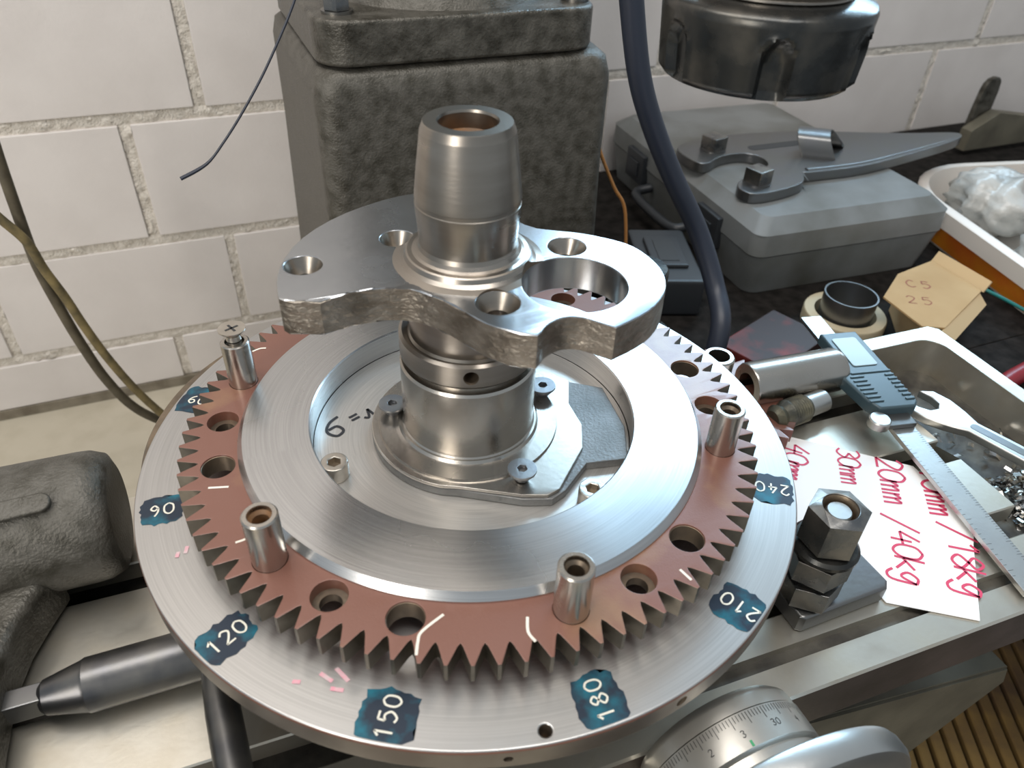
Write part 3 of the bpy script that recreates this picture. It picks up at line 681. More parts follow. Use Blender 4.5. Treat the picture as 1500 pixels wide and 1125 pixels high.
# ================================================================ PAPER
ZP = TZ+0.0004
b = plate([(0.178, -0.035), (0.205, 0.010), (0.222, 0.003), (0.2805, -0.0490), (0.2795, -0.0975), (0.2640, -0.1110), (0.2250, -0.1500), (0.1870, -0.1235), (0.1880, -0.0830), (0.1750, -0.0760)], [], ZP, ZP+0.0005, 0.0)
pp = tag(empty('paper_note', (0.23, -0.07, ZP)), 'white sheet of paper with red handwritten millimetre and kilogram figures', 'paper')
par(finish(b, 'sheet', 'paper'), pp)
b = newbm()
zz = ZP+0.0006
write(b, '40mm', 0.2180, -0.0020, -2.35, 0.0150, 0.0014, zz, 0.82)
write(b, '30mm', 0.2460, -0.0170, -2.20, 0.0140, 0.0013, zz, 0.86)
write(b, '20mm', 0.2640, -0.0330, -2.20, 0.0160, 0.0016, zz, 0.95)
write(b, '/40kg', 0.2325, -0.0760, -2.20, 0.0160, 0.0015, zz, 0.88)
write(b, '10mm', 0.2830, -0.0500, -2.20, 0.0160, 0.0017, zz, 0.95)
write(b, '/18kg', 0.2590, -0.0930, -2.20, 0.0165, 0.0016, zz, 0.88)
par(finish(b, 'red_handwriting', 'redpen'), pp)

# ================================================================ CALIPER (local: x along the beam)
p0 = Vector((0.3130, 0.0800, TZ+0.0130)); p1 = Vector((0.2680, -0.1400, TZ+0.0045))
dx = (p1-p0); LC = dx.length; dx.normalize(); dy = Vector((0, 0, 1)).cross(dx).normalized(); dz = dx.cross(dy)
CM = Matrix(((dx.x, dy.x, dz.x, p0.x), (dx.y, dy.y, dz.y, p0.y), (dx.z, dy.z, dz.z, p0.z), (0, 0, 0, 1)))
cal = tag(empty('digital_caliper', p0), 'digital caliper with a ribbed dark slider and long steel beam lying on the table', 'caliper')
b = newbm(); box(b, -0.02, LC+0.01, -0.0082, 0.0082, -0.0020, 0.0014, 0.0004)
for v in b.verts: v.co = CM @ v.co
bm_ = finish(b, 'beam', 'satin'); par(bm_, cal)
b = newbm()
for i in range(75):
    x = 0.112+i*0.0018
    if x > LC: break
    l = 0.0034 if i % 5 == 0 else 0.0020
    ribbon(b, [(x, 0.0080), (x, 0.0080-l)], 0.00022, 0.0014, CM, 0.00005)
    if i % 2 == 0: ribbon(b, [(x, -0.0080), (x, -0.0080+l)], 0.00022, 0.0014, CM, 0.00005)
s = finish(b, 'scale_marks', 'tick'); par(s, bm_)
SX = 0.014
b = plate([(SX+x, y) for x, y in [(0.0, -0.013), (0.034, -0.013), (0.042, -0.0215), (0.050, -0.0225), (0.075, -0.0180), (0.083, -0.0135), (0.0835, 0.012), (0.079, 0.0160), (0.0, 0.0155)]], [], 0.0015, 0.0110, 0.0016, 3)
for v in b.verts: v.co = CM @ v.co
hd = finish(b, 'slider', 'calbody'); par(hd, cal)
b = plate(rrect(SX+0.008, SX+0.040, -0.009, 0.010, 0.002), [], 0.0110, 0.0118, 0.0003)
for v in b.verts: v.co = CM @ v.co
s = finish(b, 'display', 'lcd'); par(s, hd)
b = newbm()
for i in range(8): box(b, SX+0.046+i*0.0042, SX+0.0478+i*0.0042, 0.0085 if i else -0.015, 0.0150, 0.0108, 0.0118, 0.0003)
for i in range(7): box(b, SX+0.050+i*0.0042, SX+0.0516+i*0.0042, -0.0175, -0.0075, 0.0108, 0.0118, 0.0003)
for v in b.verts: v.co = CM @ v.co
s = finish(b, 'grip_ribs', 'calbody'); par(s, hd)
b = newbm(); box(b, 0.097, 0.108, -0.0120, 0.0085, 0.0015, 0.0050, 0.0006)
for v in b.verts: v.co = CM @ v.co
s = finish(b, 'depth_stop', 'tool'); par(s, cal)
b = newbm(); lathe(b, [(0, -0.006), (0.0070, -0.006), (0.0070, -0.0010), (0.0062, 0), (0, 0)], 40, mx=CM @ Matrix.Translation((0.1030, -0.0165, 0.0080)))
s = finish(b, 'thumb_wheel', 'satin'); par(s, cal)

# ================================================================ WRENCH
w0 = Vector((0.3330, -0.0100, TZ+0.0035)); w1 = Vector((0.3570, -0.095, TZ+0.0055))
dx = (w1-w0); LW = dx.length; dx.normalize(); dy = Vector((0, 0, 1)).cross(dx).normalized(); dz = dx.cross(dy)
WM = Matrix(((dx.x, dy.x, dz.x, w0.x), (dx.y, dy.y, dz.y, w0.y), (dx.z, dy.z, dz.z, w0.z), (0, 0, 0, 1)))
wr = tag(empty('open_end_wrench', w0), 'chrome open-ended wrench lying across the chip trough', 'wrench')
head = [(0.030, -0.0065), (0.018, -0.0125), (0.006, -0.0165), (-0.008, -0.0160), (-0.013, -0.0085), (-0.004, -0.0088), (0.003, -0.0060), (0.0055, 0.0), (0.003, 0.0060), (-0.004, 0.0088), (-0.013, 0.0088), (-0.007, 0.0165), (0.006, 0.0165), (0.018, 0.0125), (0.030, 0.0068), (LW+0.06, 0.0085), (LW+0.06, -0.0080)]
b = plate(head, [], -0.0028, 0.0034, 0.0012, 3)
for v in b.verts: v.co = WM @ v.co
o = finish(b, 'wrench_body', 'satin'); par(o, wr)
b = plate(rrect(0.028, LW+0.05, -0.0030, 0.0036, 0.0028), [], 0.0032, 0.0036, 0.0001)
for v in b.verts: v.co = WM @ v.co
s = finish(b, 'shank_recess', 'tool'); par(s, wr)

# swarf in the trough
b = newbm(); rs = random.Random(12)
for i in range(620):
    x = rs.uniform(0.334, 0.405); y = rs.uniform(-0.125, 0.045 if rs.random() < .15 else -0.045)
    z = TZ-0.0300+0.012*rs.random()**2*(1 if y < -0.05 else 0.3); y2 = y-0.035*x
    a = rs.uniform(0, 2*PI); l = rs.uniform(.0015, .005); w = rs.uniform(.0006, .0016)
    u = Vector((math.cos(a), math.sin(a), rs.uniform(-.5, .5)))*l; v_ = Vector((-math.sin(a), math.cos(a), rs.uniform(-.8, .8)))*w
    c_ = Vector((x, y2, z)); n_ = Vector((0, 0, 1))*l*0.35
    q = [b.verts.new(c_-u-v_), b.verts.new(c_-u+v_), b.verts.new(c_+v_+n_), b.verts.new(c_-v_+n_), b.verts.new(c_+u+v_), b.verts.new(c_+u-v_)]
    b.faces.new((q[0], q[1], q[2], q[3])); b.faces.new((q[3], q[2], q[4], q[5]))
tag(finish(b, 'metal_swarf', 'swarf', smooth=0.2), 'curled steel swarf and chips in the trough of the table', 'swarf', kind='stuff')

# ================================================================ LEFT: HOUSING, BAR
hs_ = tag(empty('tailstock', (-0.25, 0.0, TZ)), 'rounded dark grey cast tailstock body at the left edge of the table', 'machine part')
mx = Matrix.Translation((-0.1745, 0.0487, TZ+0.0340)) @ Matrix.Rotation(math.radians(-2), 4, 'Z') @ Matrix.Rotation(-PI/2, 4, 'Y')
b = newbm(); lathe(b, [(0, 0), (0.0250, 0.0), (0.0305, 0.0025), (0.0330, 0.0085), (0.0334, 0.0140), (0.0334, 0.20), (0, 0.20)], 96, mx=mx)
par(finish(b, 'cylinder_body', 'cast', smooth=0.9), hs_)
b = newbm()
foot = [(-0.42, -0.30), (-0.2250, -0.30), (-0.2260, -0.16), (-0.2270, -0.080), (-0.2260, -0.040), (-0.222, -0.010), (-0.212, 0.012), (-0.205, 0.025), (-0.42, 0.025)]
b.free(); b = plate(chaikin(foot, keep=(0, 7)), [], TZ+0.0005, TZ+0.030, 0.006, 4)
par(finish(b, 'foot', 'flange', smooth=0.6), hs_)
b = newbm(); mxs = Matrix.Translation((-0.2180, 0.0330, TZ+0.0637)) @ Matrix.Rotation(0.32, 4, 'X')
b.free(); b = plate(rrect(-0.04, 0.022, -0.005, 0.005, 0.0048), [], 0.0005, 0.0030, 0.0010, 2)
for v in b.verts: v.co = mxs @ v.co
par(finish(b, 'raised_key', 'cast'), hs_)
# boring bar lying in the slot
mx = Matrix.Translation((-0.218, -0.0335, TZ+0.0122)) @ Matrix.Rotation(math.radians(-1), 4, 'Z') @ Matrix.Rotation(PI/2, 4, 'Y')
bb = tag(empty('tapered_arbor', (-0.2, -0.033, TZ)), 'dark round arbor with a chamfered end and flat tang lying on the table, lower left', 'arbor')
b = newbm(); lathe(b, [(0, 0.0055), (0.0060, 0.0055), (0.0078, 0.0075), (0.0115, 0.0230), (0.0122, 0.0245), (0.0122, 0.15), (0, 0.15)], 64, mx=mx)
par(finish(b, 'round_shank', 'arbor', smooth=0.25), bb)
b = newbm(); box(b, -0.0058, 0.0058, -0.0048, 0.0048, -0.012, 0.0070, 0.0008, mx=mx); par(finish(b, 'tang', 'tool'), bb)

# ================================================================ COLLET NUT
NX, NY = 0.1342, 0.0016
CNZ = len(bpy.data.objects)
cn = tag(empty('collet_chuck', (NX, NY, 0.155)), 'black collet chuck nut with oval grooves hanging from the mill spindle', 'collet chuck')
b = newbm(); n = 144; prof = [(0.0, 0.1595), (0.030, 0.1595), (0.0385, 0.1602), (0.0405, 0.1625), (0.0415, 0.1660), (0.0425, 0.1860), (0.0427, 0.1880), (0.0415, 0.1905), (0.0340, 0.1925), (0, 0.1925)]
rings_ = []
levels = []
for r, z in prof[:4]: levels.append((r, z))
for i in range(1, 20): levels.append((0.0405+(0.0425-0.0405)*i/20, 0.1625+(0.1860-0.1625)*i/20))
for r, z in prof[5:]: levels.append((r, z))
for r, z in levels:
    ring = []
    for k in range(n):
        a = 2*PI*k/n; rad = r
        if r > 0.039:
            # six oval grooves, open at the bottom
            s = ((a-math.radians(-119)+PI/6) % (PI/3))-PI/6
            u = s*0.042/0.0062; v = (z-0.1720)/0.0115
            d_ = math.sqrt(u*u+(v*v if v > 0 else 0))
            if d_ < 1: rad = r-0.0032*min(1, (1-d_)*3.5)
            elif d_ < 1.25: rad = r+0.0009*(1-(d_-1)/0.25)
        ring.append(b.verts.new((NX+rad*math.cos(a), NY+rad*math.sin(a), z)))
    if rings_:
        p_ = rings_[-1]
        for k in range(n): b.faces.new((p_[k], p_[(k+1) % n], ring[(k+1) % n], ring[k]))
    rings_.append(ring)
b.faces.new(rings_[0]); b.faces.new(rings_[-1])
bmesh.ops.remove_doubles(b, verts=b.verts[:], dist=1e-6)
par(finish(b, 'collet_nut', 'black_steel', smooth=0.9), cn)
b = newbm(); pf = [(0, 0.1922)]
for i in range(9): pf += [(0.0315, 0.1924+i*0.0022), (0.0325, 0.1932+i*0.0022), (0.0325, 0.1939+i*0.0022), (0.0315, 0.1946+i*0.0022)]
pf += [(0.031, 0.220), (0.031, 0.45), (0, 0.45)]
lathe(b, pf, 96, NX, NY); par(finish(b, 'threaded_spindle', 'boss'), cn)
b = newbm(); lathe(b, [(0.006, 0.1590), (0.024, 0.1585), (0.0245, 0.1600), (0.006, 0.1600)], 64, NX, NY); par(finish(b, 'collet_face', 'steel'), cn)

cn.location.z += 0.0095; cn.location.x -= 0.0065; cn.location.y += 0.001

# ================================================================ RIGHT BENCH AND ITS CLUTTER
BZ = -0.142
b = newbm(); box(b, 0.255, 1.9, 0.105, YW-0.006, BZ-0.02, BZ, 0.002); box(b, 0.435, 1.9, -0.25, 0.105, BZ-0.02, BZ, 0.002)
bench = tag(finish(b, 'workbench', 'bench'), 'dark oily bench top beside the mill, under the grey tool case', 'bench')
# bench legs down to the floor
bl = newbm()
for x, y in ((0.32, 0.15), (1.8, 0.15), (0.32, 0.55), (1.8, 0.55), (0.95, -0.2), (1.8, -0.2)):
    bl = newbm(); box(bl, x-0.02, x+0.02, y-0.02, y+0.02, -0.62, BZ-0.02)
    o = finish(bl, 'leg', 'bench'); o.parent = bench

# tool case, turned a little
CA = math.radians(-3.2)
case = tag(empty('tool_case', (0.516, 0.413, BZ), CA), 'closed grey plastic tool case with a sloping lid edge, lying on the bench', 'tool case')
def C(o): o.parent = case; return o
def slab(z0, z1, w0, l0, w1, l1, r0, name, m='case', steps=1, cxy=(0, 0)):
    b = newbm(); prev = None
    for z_, w_, l_ in ((z0, w0, l0), (z1, w1, l1)):
        ring = [b.verts.new((cxy[0]+x, cxy[1]+y, z_)) for x, y in rrect(-w_/2, w_/2, -l_/2, l_/2, r0, 5)]
        if prev:
            for k in range(len(ring)): b.faces.new((prev[k], prev[(k+1) % len(ring)], ring[(k+1) % len(ring)], ring[k]))
        else: b.faces.new(ring)
        prev = ring
    b.faces.new(prev)
    return C(finish(b, name, m, smooth=0.5))
slab(0.0003, 0.0450, 0.226, 0.322, 0.240, 0.336, 0.014, 'case_body')
slab(0.0450, 0.0465, 0.234, 0.330, 0.234, 0.330, 0.013, 'seam', 'case_dark')
slab(0.0465, 0.0690, 0.242, 0.338, 0.240, 0.336, 0.014, 'case_lid')
slab(0.0690, 0.0815, 0.240, 0.336, 0.212, 0.306, 0.012, 'lid_bevel')
slab(0.0813, 0.0820, 0.175, 0.008, 0.175, 0.008, 0.0035, 'lid_groove', 'case_dark', cxy=(0, 0.02))
for y in (-0.085, 0.085):
    b = newbm(); box(b, -0.1265, -0.116, y-0.022, y+0.022, 0.025, 0.061, 0.002); box(b, -0.1285, -0.126, y-0.012, y+0.012, 0.033, 0.051, 0.001)
    C(finish(b, 'latch', 'case_dark'))
b = newbm(); tube(b, [(-0.118, -0.05, 0.028), (-0.140, -0.047, 0.024), (-0.143, 0.0, 0.022), (-0.140, 0.047, 0.024), (-0.118, 0.05, 0.028)], 0.0055, 12, 5); C(finish(b, 'handle', 'case_dark'))

# forked tool lying on the case
ZC = BZ+0.0822
tl = tag(empty('forked_puller', (0.55, 0.37, ZC)), 'steel forked tool with square-headed bolts and a tapering shank lying on the grey case', 'tool')
fork = [(0.3938, 0.4261), (0.4164, 0.4405), (0.4783, 0.4483), (0.5761, 0.4325), (0.6458, 0.4041), (0.7027, 0.3844), (0.7615, 0.3713), (0.7625, 0.3600), (0.7397, 0.3487), (0.6421, 0.3300), (0.5681, 0.3187), (0.5145, 0.3223), (0.4904, 0.3243), (0.4948, 0.3342), (0.4878, 0.3177), (0.4705, 0.2997), (0.4064, 0.2913), (0.398, 0.3109), (0.4088, 0.3284), (0.4526, 0.3476), (0.4717, 0.3551), (0.4766, 0.3775), (0.4636, 0.3939), (0.4302, 0.392), (0.4059, 0.3759), (0.3946, 0.3853)]
b = plate(chaikin(chaikin(fork)), [], ZC, ZC+0.0110, 0.0011, 3); par(finish(b, 'fork_body', 'tool', smooth=0.5), tl)
for x, y in ((0.436, 0.4120), (0.427, 0.3190)):
    b = newbm(); mxq = Matrix.Translation((x, y, ZC)) @ Matrix.Rotation(0.25, 4, 'Z')
    box(b, -0.0105, 0.0105, -0.0105, 0.0105, 0.0115, 0.0265, 0.0015, mx=mxq); o = finish(b, 'square_bolt_head', 'bolt_steel'); par(o, tl)
    b = newbm(); lathe(b, [(0, 0.0105), (0.0145, 0.0105), (0.0145, 0.0125), (0, 0.0125)], 32, mx=mxq); par(finish(b, 'bolt_collar', 'tool'), o)
b = plate(rrect(-0.038, 0.038, -0.0065, 0.0065, 0.006), [], 0.0108, 0.0113, 0.0001)
mxq = Matrix.Translation((0.515, 0.400, ZC)) @ Matrix.Rotation(-0.03, 4, 'Z')
for v in b.verts: v.co = mxq @ v.co
par(finish(b, 'dark_slot', 'tick'), tl)
b = newbm(); tube(b, [(0.500, 0.3300, ZC+0.0085), (0.57, 0.3270, ZC+0.0090), (0.65, 0.3385, ZC+0.0090), (0.745, 0.3560, ZC+0.0085)], lambda t: 0.0045-0.002*t, 12); par(finish(b, 'shank_edge', 'tool'), tl)
b = newbm()
pts = [(0.535, 0.352, ZC+0.0112), (0.530, 0.362, ZC+0.030), (0.545, 0.378, ZC+0.034), (0.560, 0.374, ZC+0.020), (0.572, 0.380, ZC+0.012)]
sp = smoothpath(pts, 6); prevp = None
for p in sp:
    off = Vector((0.014, -0.010, 0)); up_ = Vector((0, 0, 0.0016))
    qd = [b.verts.new(p-off-up_), b.verts.new(p+off-up_), b.verts.new(p+off+up_), b.verts.new(p-off+up_)]
    if prevp:
        for k in range(4): b.faces.new((prevp[k], prevp[(k+1) % 4], qd[(k+1) % 4], qd[k]))
    else: b.faces.new(qd)
    prevp = qd
b.faces.new(prevp)
par(finish(b, 'bent_clip', 'tool', smooth=0.9), tl)

b = newbm(); mxq = Matrix.Translation((0.315, 0.300, BZ)) @ Matrix.Rotation(-0.35, 4, 'Z'); box(b, -0.030, 0.030, -0.055, 0.055, 0.0004, 0.040, 0.004, mx=mxq); box(b, -0.018, 0.018, -0.030, 0.030, 0.0395, 0.0440, 0.002, mx=mxq)
db = finish(b, 'holder_body', 'case_dark'); dbr = tag(empty('plastic_holder', (0.315, 0.300, BZ)), 'blue-black plastic holder standing between the mill column and the tool case', 'holder'); par(db, dbr)
b = newbm(); box(b, -0.010, 0.010, -0.022, 0.022, 0.0438, 0.0446, 0.0002, mx=mxq); par(finish(b, 'slot_opening', 'tick'), dbr)
# red box, tape and cup
b = newbm(); mxq = Matrix.Translation((0.355, 0.165, BZ)) @ Matrix.Rotation(0.35, 4, 'Z'); box(b, -0.045, 0.045, -0.03, 0.03, 0.0005, 0.014, 0.002, mx=mxq)
tag(finish(b, 'red_box', 'red'), 'flat dark red oily box on the bench below the tool case', 'box')
b = newbm(); lathe(b, [(0.029, BZ+0.0003), (0.0385, BZ+0.0003), (0.0390, BZ+0.001), (0.0390, BZ+0.013), (0.0380, BZ+0.0145), (0.029, BZ+0.0145)], 64, 0.4508, 0.1800)
tag(finish(b, 'tape_roll', 'tape'), 'beige roll of tape lying flat around a dark metal cup', 'tape roll')
b = newbm(); lathe(b, [(0, BZ+0.0004), (0.0245, BZ+0.0004), (0.0250, BZ+0.035), (0.0235, BZ+0.035), (0.0225, BZ+0.006), (0, BZ+0.006)], 64, 0.4500, 0.1790)
tag(finish(b, 'metal_cup', 'tool'), 'dark metal cup standing inside the beige tape roll', 'cup')

# cardboard box
cbx = tag(empty('cardboard_box', (0.525, 0.150, BZ)), 'small brown cardboard box with faded red writing on its lid', 'box')
lid = [(0.4640, 0.1560), (0.4600, 0.1050), (0.4780, 0.0960), (0.5640, 0.1330), (0.5660, 0.1950), (0.5100, 0.1850)]
b = plate([(0.492, 0.150), (0.465, 0.110), (0.478, 0.097), (0.562, 0.134), (0.564, 0.193), (0.515, 0.183)], [], BZ+0.0005, -0.1012, 0.0005); par(finish(b, 'box_body', 'cardboard_light'), cbx)
b = plate(lid, [], -0.1010, -0.0990, 0.0004); ld = finish(b, 'box_lid', 'cardboard'); par(ld, cbx)
b = newbm(); write(b, 'C5', 0.500, 0.163, -0.55, 0.013, 0.0015, -0.0990, 1.5); write(b, '25', 0.478, 0.140, -0.55, 0.013, 0.0013, -0.0990, 1.5)
s = finish(b, 'box_writing', 'red_print'); par(s, ld)
b = newbm(); mxq = Matrix.Translation((0.5660, 0.164, -0.1010)) @ Matrix.Rotation(0.5, 4, 'Y'); box(b, -0.0008, 0.0008, -0.032, 0.032, 0, 0.012, mx=mxq); par(finish(b, 'lid_flap', 'cardboard_light'), cbx)
b = newbm(); mxq = Matrix.Translation((0.5150, 0.1135, -0.1000)) @ Matrix.Rotation(0.42, 4, 'Z') @ Matrix.Rotation(0.75, 4, 'X'); box(b, -0.050, 0.050, -0.0150, -0.0005, -0.0008, 0.0008, mx=mxq); par(finish(b, 'lid_flap', 'cardboard_light'), cbx)

# tub: rounded rectangle seen at the right edge
tub = tag(empty('plastic_tub', (0.70, 0.20, BZ)), 'white plastic tub with an orange label, full of plastic bags, at the right edge', 'tub')
def tubring(w_, l_, r_, z_): return [(x, y, z_) for x, y in rrect(-w_/2, w_/2, -l_/2, l_/2, r_, 8)]
tm = Matrix.Translation((0.790, 0.165, BZ)) @ Matrix.Rotation(math.radians(-12), 4, 'Z')
b = newbm(); levels = [(0.270, 0.360, 0.090, 0.0005), (0.286, 0.376, 0.098, 0.030), (0.302, 0.392, 0.106, 0.031), (0.306, 0.396, 0.108, 0.050), (0.298, 0.388, 0.104, 0.053), (0.284, 0.374, 0.097, 0.052), (0.262, 0.352, 0.086, 0.006)]
prev = None
for w_, l_, r_, z_ in levels:
    ring = [b.verts.new(tm @ Vector(p)) for p in tubring(w_, l_, r_, z_)]
    if prev:
        for k in range(len(ring)): b.faces.new((prev[k], prev[(k+1) % len(ring)], ring[(k+1) % len(ring)], ring[k]))
    else: b.faces.new(ring)
    prev = ring
b.faces.new(prev); par(finish(b, 'tub_body', 'tub', smooth=0.8), tub)
def wallband(f0, f1, z0, z1, mi, name, m):
    b = newbm(); lo = tubring(0.273, 0.363, 0.0915, z0); hi = tubring(0.289, 0.379, 0.0995, z1); n = len(lo)
    idx = [i for i in range(n) if lo[i][0] < -0.05 and f0 <= lo[i][1] <= f1]
    idx.sort(key=lambda i: -lo[i][1])
    P_ = [(Vector(lo[i]), Vector(hi[i])) for i in idx]
    # the straight side gets extra columns
    Q = []
    for (a, c_), (a2, c2) in zip(P_, P_[1:]):
        for t in range(4): Q.append((a.lerp(a2, t/4), c_.lerp(c2, t/4)))
    Q.append(P_[-1])
    vs = [(b.verts.new(tm @ a), b.verts.new(tm @ c_)) for a, c_ in Q]
    for p, q in zip(vs, vs[1:]): b.faces.new((p[0], q[0], q[1], p[1]))
    par(finish(b, name, m), tub)
wallband(-0.17, 0.145, 0.003, 0.029, 0, 'orange_label', 'orange')
wallband(-0.17, -0.085, 0.006, 0.018, 0, 'green_print', 'green')
rb = random.Random(21)
for i, (x, y, z_, sx, sy, sz) in enumerate([(-0.055, 0.105, 0.042, .050, .052, .032), (0.058, 0.105, 0.055, .048, .055, .044), (-0.062, -0.035, 0.042, .050, .062, .034), (0.062, -0.050, 0.046, .050, .066, .038)]):
    b = newbm(); bmesh.ops.create_icosphere(b, subdivisions=4, radius=1.0)
    ph = [rb.uniform(0, 6) for _ in range(6)]
    for v in b.verts:
        p = v.co.copy(); q = 1+0.16*math.sin(p.x*5+ph[0]+3*math.sin(p.y*4+ph[1]))+0.10*abs(math.sin(p.z*7+ph[2]+p.x*6))-0.09*abs(math.sin(p.y*9+ph[3]+p.x*4))
        v.co = tm @ Vector((x+p.x*sx*q, y+p.y*sy*q, max(0.009, z_+p.z*sz*q)))
    o = finish(b, 'plastic_bag', 'bag', smooth=1.5, wn=False)
    tag(o, ['crumpled clear plastic bag at the back left of the tub', 'crumpled clear plastic bag at the back right of the tub, highest of them', 'crumpled plastic bag at the front left of the tub', 'crumpled plastic bag at the front right of the tub'][i], 'plastic bag', 'plastic bags in the tub')

# bracket on the wall
br = tag(empty('wall_bracket', (0.98, 0.56, -0.12)), 'dark grey flat iron bracket with a rounded top leaning at the wall, upper right', 'bracket')
def wallplate(pts, y0, y1, nm, m):
    b = plate(pts, [], y0, y1, 0.001)
    for v in b.verts: v.co = Vector((v.co.x, v.co.z, v.co.y))
    o = finish(b, nm, m); par(o, br)
wallplate(chaikin([(0.955, -0.1340), (0.9575, -0.060), (0.962, -0.042), (0.980, -0.036), (0.990, -0.046), (0.990, -0.090), (0.992, -0.1340)]), 0.500, 0.508, 'flat_bar', 'flange')
wallplate([(0.940, -0.1340), (0.940, -0.105), (0.985, -0.082), (1.20, -0.118), (1.20, -0.1340)], 0.4800, 0.4980, 'foot_plate', 'cover')

# ================================================================ CABLES
b = newbm(); tube(b, [(0.1775, 0.2, 0.172), (0.1931, 0.2, 0.1133), (0.2107, 0.2, 0.0739), (0.2367, 0.198, 0.0288), (0.2635, 0.19, -0.0161), (0.272, 0.165, -0.055), (0.262, 0.135, -0.075), (0.245, 0.118, -0.115)], 0.0082, 20)
tag(finish(b, 'thick_cable', 'cable'), 'thick blue-black cable hanging down in front of the tool case', 'cable')
b = newbm(); tube(b, [(-0.2445, 0.42, 0.0561), (-0.247, 0.42, 0.0144), (-0.2487, 0.42, -0.0275), (-0.2496, 0.42, -0.062), (-0.2491, 0.42, -0.0854), (-0.2449, 0.42, -0.1252), (-0.2393, 0.42, -0.1644), (-0.2303, 0.42, -0.2075), (-0.2155, 0.42, -0.2466), (-0.1927, 0.42, -0.2746), (-0.1584, 0.42, -0.3065)], 0.0046, 12)
tag(finish(b, 'grey_cable', 'cable2'), 'dark dusty cable down the block wall at the left, darker of the two', 'cable')
b = newbm(); tube(b, [(-0.2716, 0.41, -0.0051), (-0.2601, 0.41, -0.0273), (-0.2508, 0.41, -0.0441), (-0.2469, 0.41, -0.0555), (-0.2435, 0.41, -0.0777), (-0.2362, 0.41, -0.1066), (-0.2294, 0.41, -0.1409), (-0.2198, 0.41, -0.1798), (-0.2061, 0.41, -0.2211), (-0.1871, 0.41, -0.2625), (-0.1594, 0.41, -0.3077)], 0.0040, 12)
tag(finish(b, 'ochre_cable', 'cable3'), 'ochre-brown cable crossing the dark one on the block wall at the left', 'cable')
b = newbm(); tube(b, [(-0.0206, 0.25, 0.1668), (-0.0265, 0.25, 0.1539), (-0.0364, 0.25, 0.1369), (-0.0514, 0.25, 0.1136), (-0.0678, 0.25, 0.0915), (-0.0826, 0.25, 0.0738), (-0.0959, 0.25, 0.0606), (-0.1137, 0.25, 0.0526)], lambda t: 0.0008+0.0005*min(1, max(0, (t-0.8)*8)), 8)
tag(finish(b, 'thin_wire', 'cable'), 'thin black wire with a bent end hanging in front of the wall, upper left', 'wire')
b = newbm(); tube(b, [(0.225, 0.3, 0.02), (0.2315, 0.3, 0.0053), (0.2465, 0.3, -0.0227), (0.2604, 0.3, -0.0449), (0.268, 0.30, -0.09), (0.27, 0.30, -0.128)], 0.0016, 8)
tag(finish(b, 'orange_wire', 'orange_wire'), 'thin orange wire beside the right edge of the mill column', 'wire')
b = newbm(); tube(b, [(0.585, 0.180, -0.110), (0.608, 0.155, -0.120), (0.616, 0.119, -0.122), (0.64, 0.02, -0.1325)], 0.0018, 8)
tag(finish(b, 'teal_wire', 'teal_wire'), 'thin teal wire running out from under the white tub', 'wire')
b = newbm(); tube(b, [(0.470, 0.030, BZ+0.009), (0.510, 0.045, BZ+0.009), (0.560, 0.055, BZ+0.009), (0.62, 0.07, BZ+0.009)], lambda t: 0.0045+0.0035*math.sin(t*PI), 14)
tag(finish(b, 'screwdriver', 'redhandle'), 'dark red plastic tool grip lying on the dark bench, right of the trough', 'handle')

# ================================================================ CROSS-FEED DIAL AND HANDWHEEL
dl = tag(empty('feed_dial', (0.062, -0.1585, -0.076)), 'satin feed dial with a black millimetre scale below the front of the table', 'dial')
dmx = Matrix.Translation((0.062, -0.1585, -0.076)) @ Matrix.Rotation(PI/2, 4, 'X')   # local +z runs along -Y
b = newbm(); lathe(b, [(0, -0.0105), (0.0365, -0.0105), (0.0390, -0.008), (0.0395, -0.006), (0.0395, -0.0008), (0, -0.0008)], 128, mx=dmx); par(finish(b, 'fixed_collar', 'dial'), dl)
b = newbm(); lathe(b, [(0, -0.0002), (0.0400, -0.0002), (0.0400, 0.0140), (0.0390, 0.0152), (0.0380, 0.0155), (0.0375, 0.026), (0, 0.026)], 128, mx=dmx); gd = finish(b, 'graduated_collar', 'dial'); par(gd, dl)
b = newbm()
def on_dial(ang, zl, r=0.0401): return dmx @ Vector((r*math.cos(ang), r*math.sin(ang), zl))
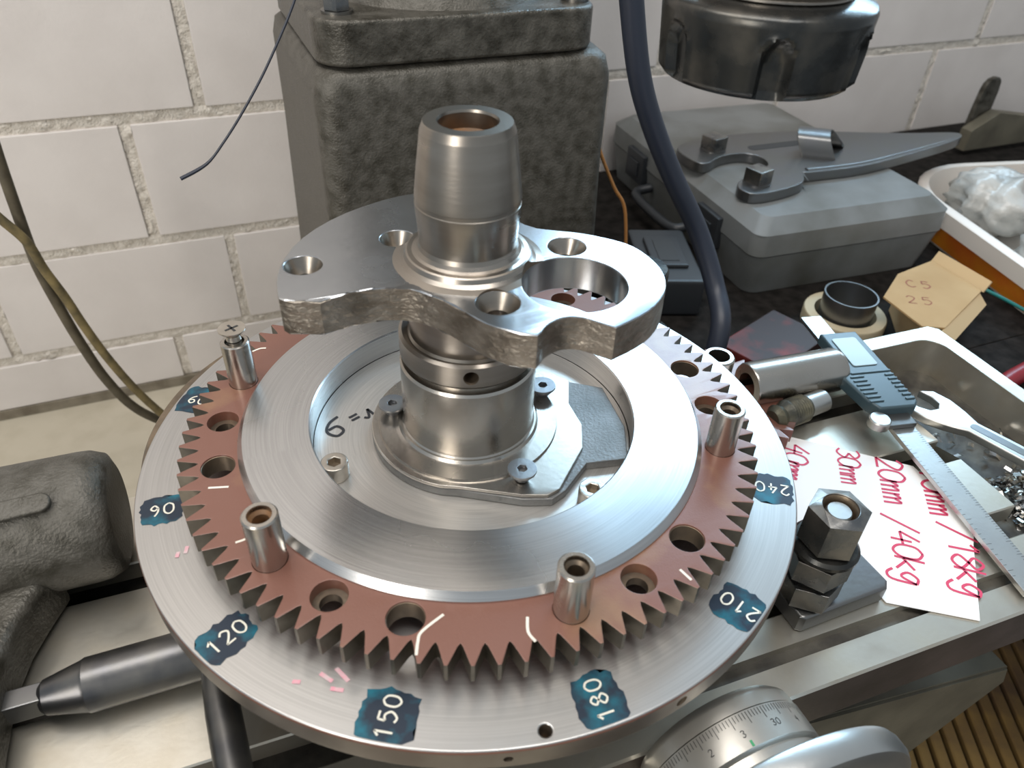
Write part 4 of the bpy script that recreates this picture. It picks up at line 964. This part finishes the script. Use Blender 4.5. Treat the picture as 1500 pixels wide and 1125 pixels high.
def dquad(a, z0, z1, wa):
    b.faces.new([b.verts.new(on_dial(a-wa, z0)), b.verts.new(on_dial(a+wa, z0)), b.verts.new(on_dial(a+wa, z1)), b.verts.new(on_dial(a-wa, z1))])
for i in range(160):
    a = 2*PI*i/160; l = 0.0055 if i % 5 == 0 else 0.0033
    dquad(a, 0.0004, l, 0.0035)
def dwrite(text, a0, z0, size, sign=-1):
    for i, ch in enumerate(text):
        for st in GL[ch]:
            P_ = smoothpath([(x, y, 0) for x, y in st], 4)
            for p, q in zip(P_, P_[1:]):
                t = (q-p); n_ = Vector((-t.y, t.x, 0)); n_ = n_.normalized()*0.09 if n_.length > 1e-6 else n_
                b.faces.new([b.verts.new(on_dial(a0+sign*(i*1.25+c_.x)*size/0.040, z0-c_.y*size)) for c_ in (p+n_, p-n_, q-n_, q+n_)])
for k in range(-2, 6):
    t = str((3-k*1) % 8) if k != -1 else '30'
    dwrite('3' if k == 0 else ('30' if k == -1 else '2' if k == 1 else '1' if k == 2 else '4'), math.radians(97+22*k+3), 0.0095, 0.0020)
s = finish(b, 'scale_marks', 'tick'); par(s, gd)
b = newbm(); dquad(math.radians(97), 0.0112, 0.0138, 0.014); s = finish(b, 'green_mark', 'greenmark'); par(s, gd)
hw = tag(empty('handwheel', (0.056, -0.185, -0.086)), 'plain satin round handwheel hub at the bottom edge, in front of the graduated dial', 'handwheel')
hmx = Matrix.Translation((0.056, -0.1850, -0.086)) @ Matrix.Rotation(PI/2, 4, 'X')
b = newbm(); lathe(b, [(0, 0), (0.072, 0), (0.0755, 0.0015), (0.0765, 0.004), (0.0765, 0.009), (0.0750, 0.012), (0.070, 0.014), (0, 0.015)], 128, mx=hmx); par(finish(b, 'wheel_disc', 'satin'), hw)

# ================================================================ FLOOR BOARDS, LOWER RIGHT
dk = tag(empty('duckboard', (0.45, -0.12, -0.42)), 'ochre wooden slatted board on the ground, bottom right corner', 'slatted board')
for i in range(20):
    b = newbm(); box(b, -0.16, 0.16, -0.0052, 0.0052, 0, 0.014, 0.0012, 1)
    o = finish(b, 'slat', 'slat'); o.parent = dk; o.location = (0.0, -0.14+i*0.015, 0)
dk.rotation_euler = (0, 0, math.radians(62))
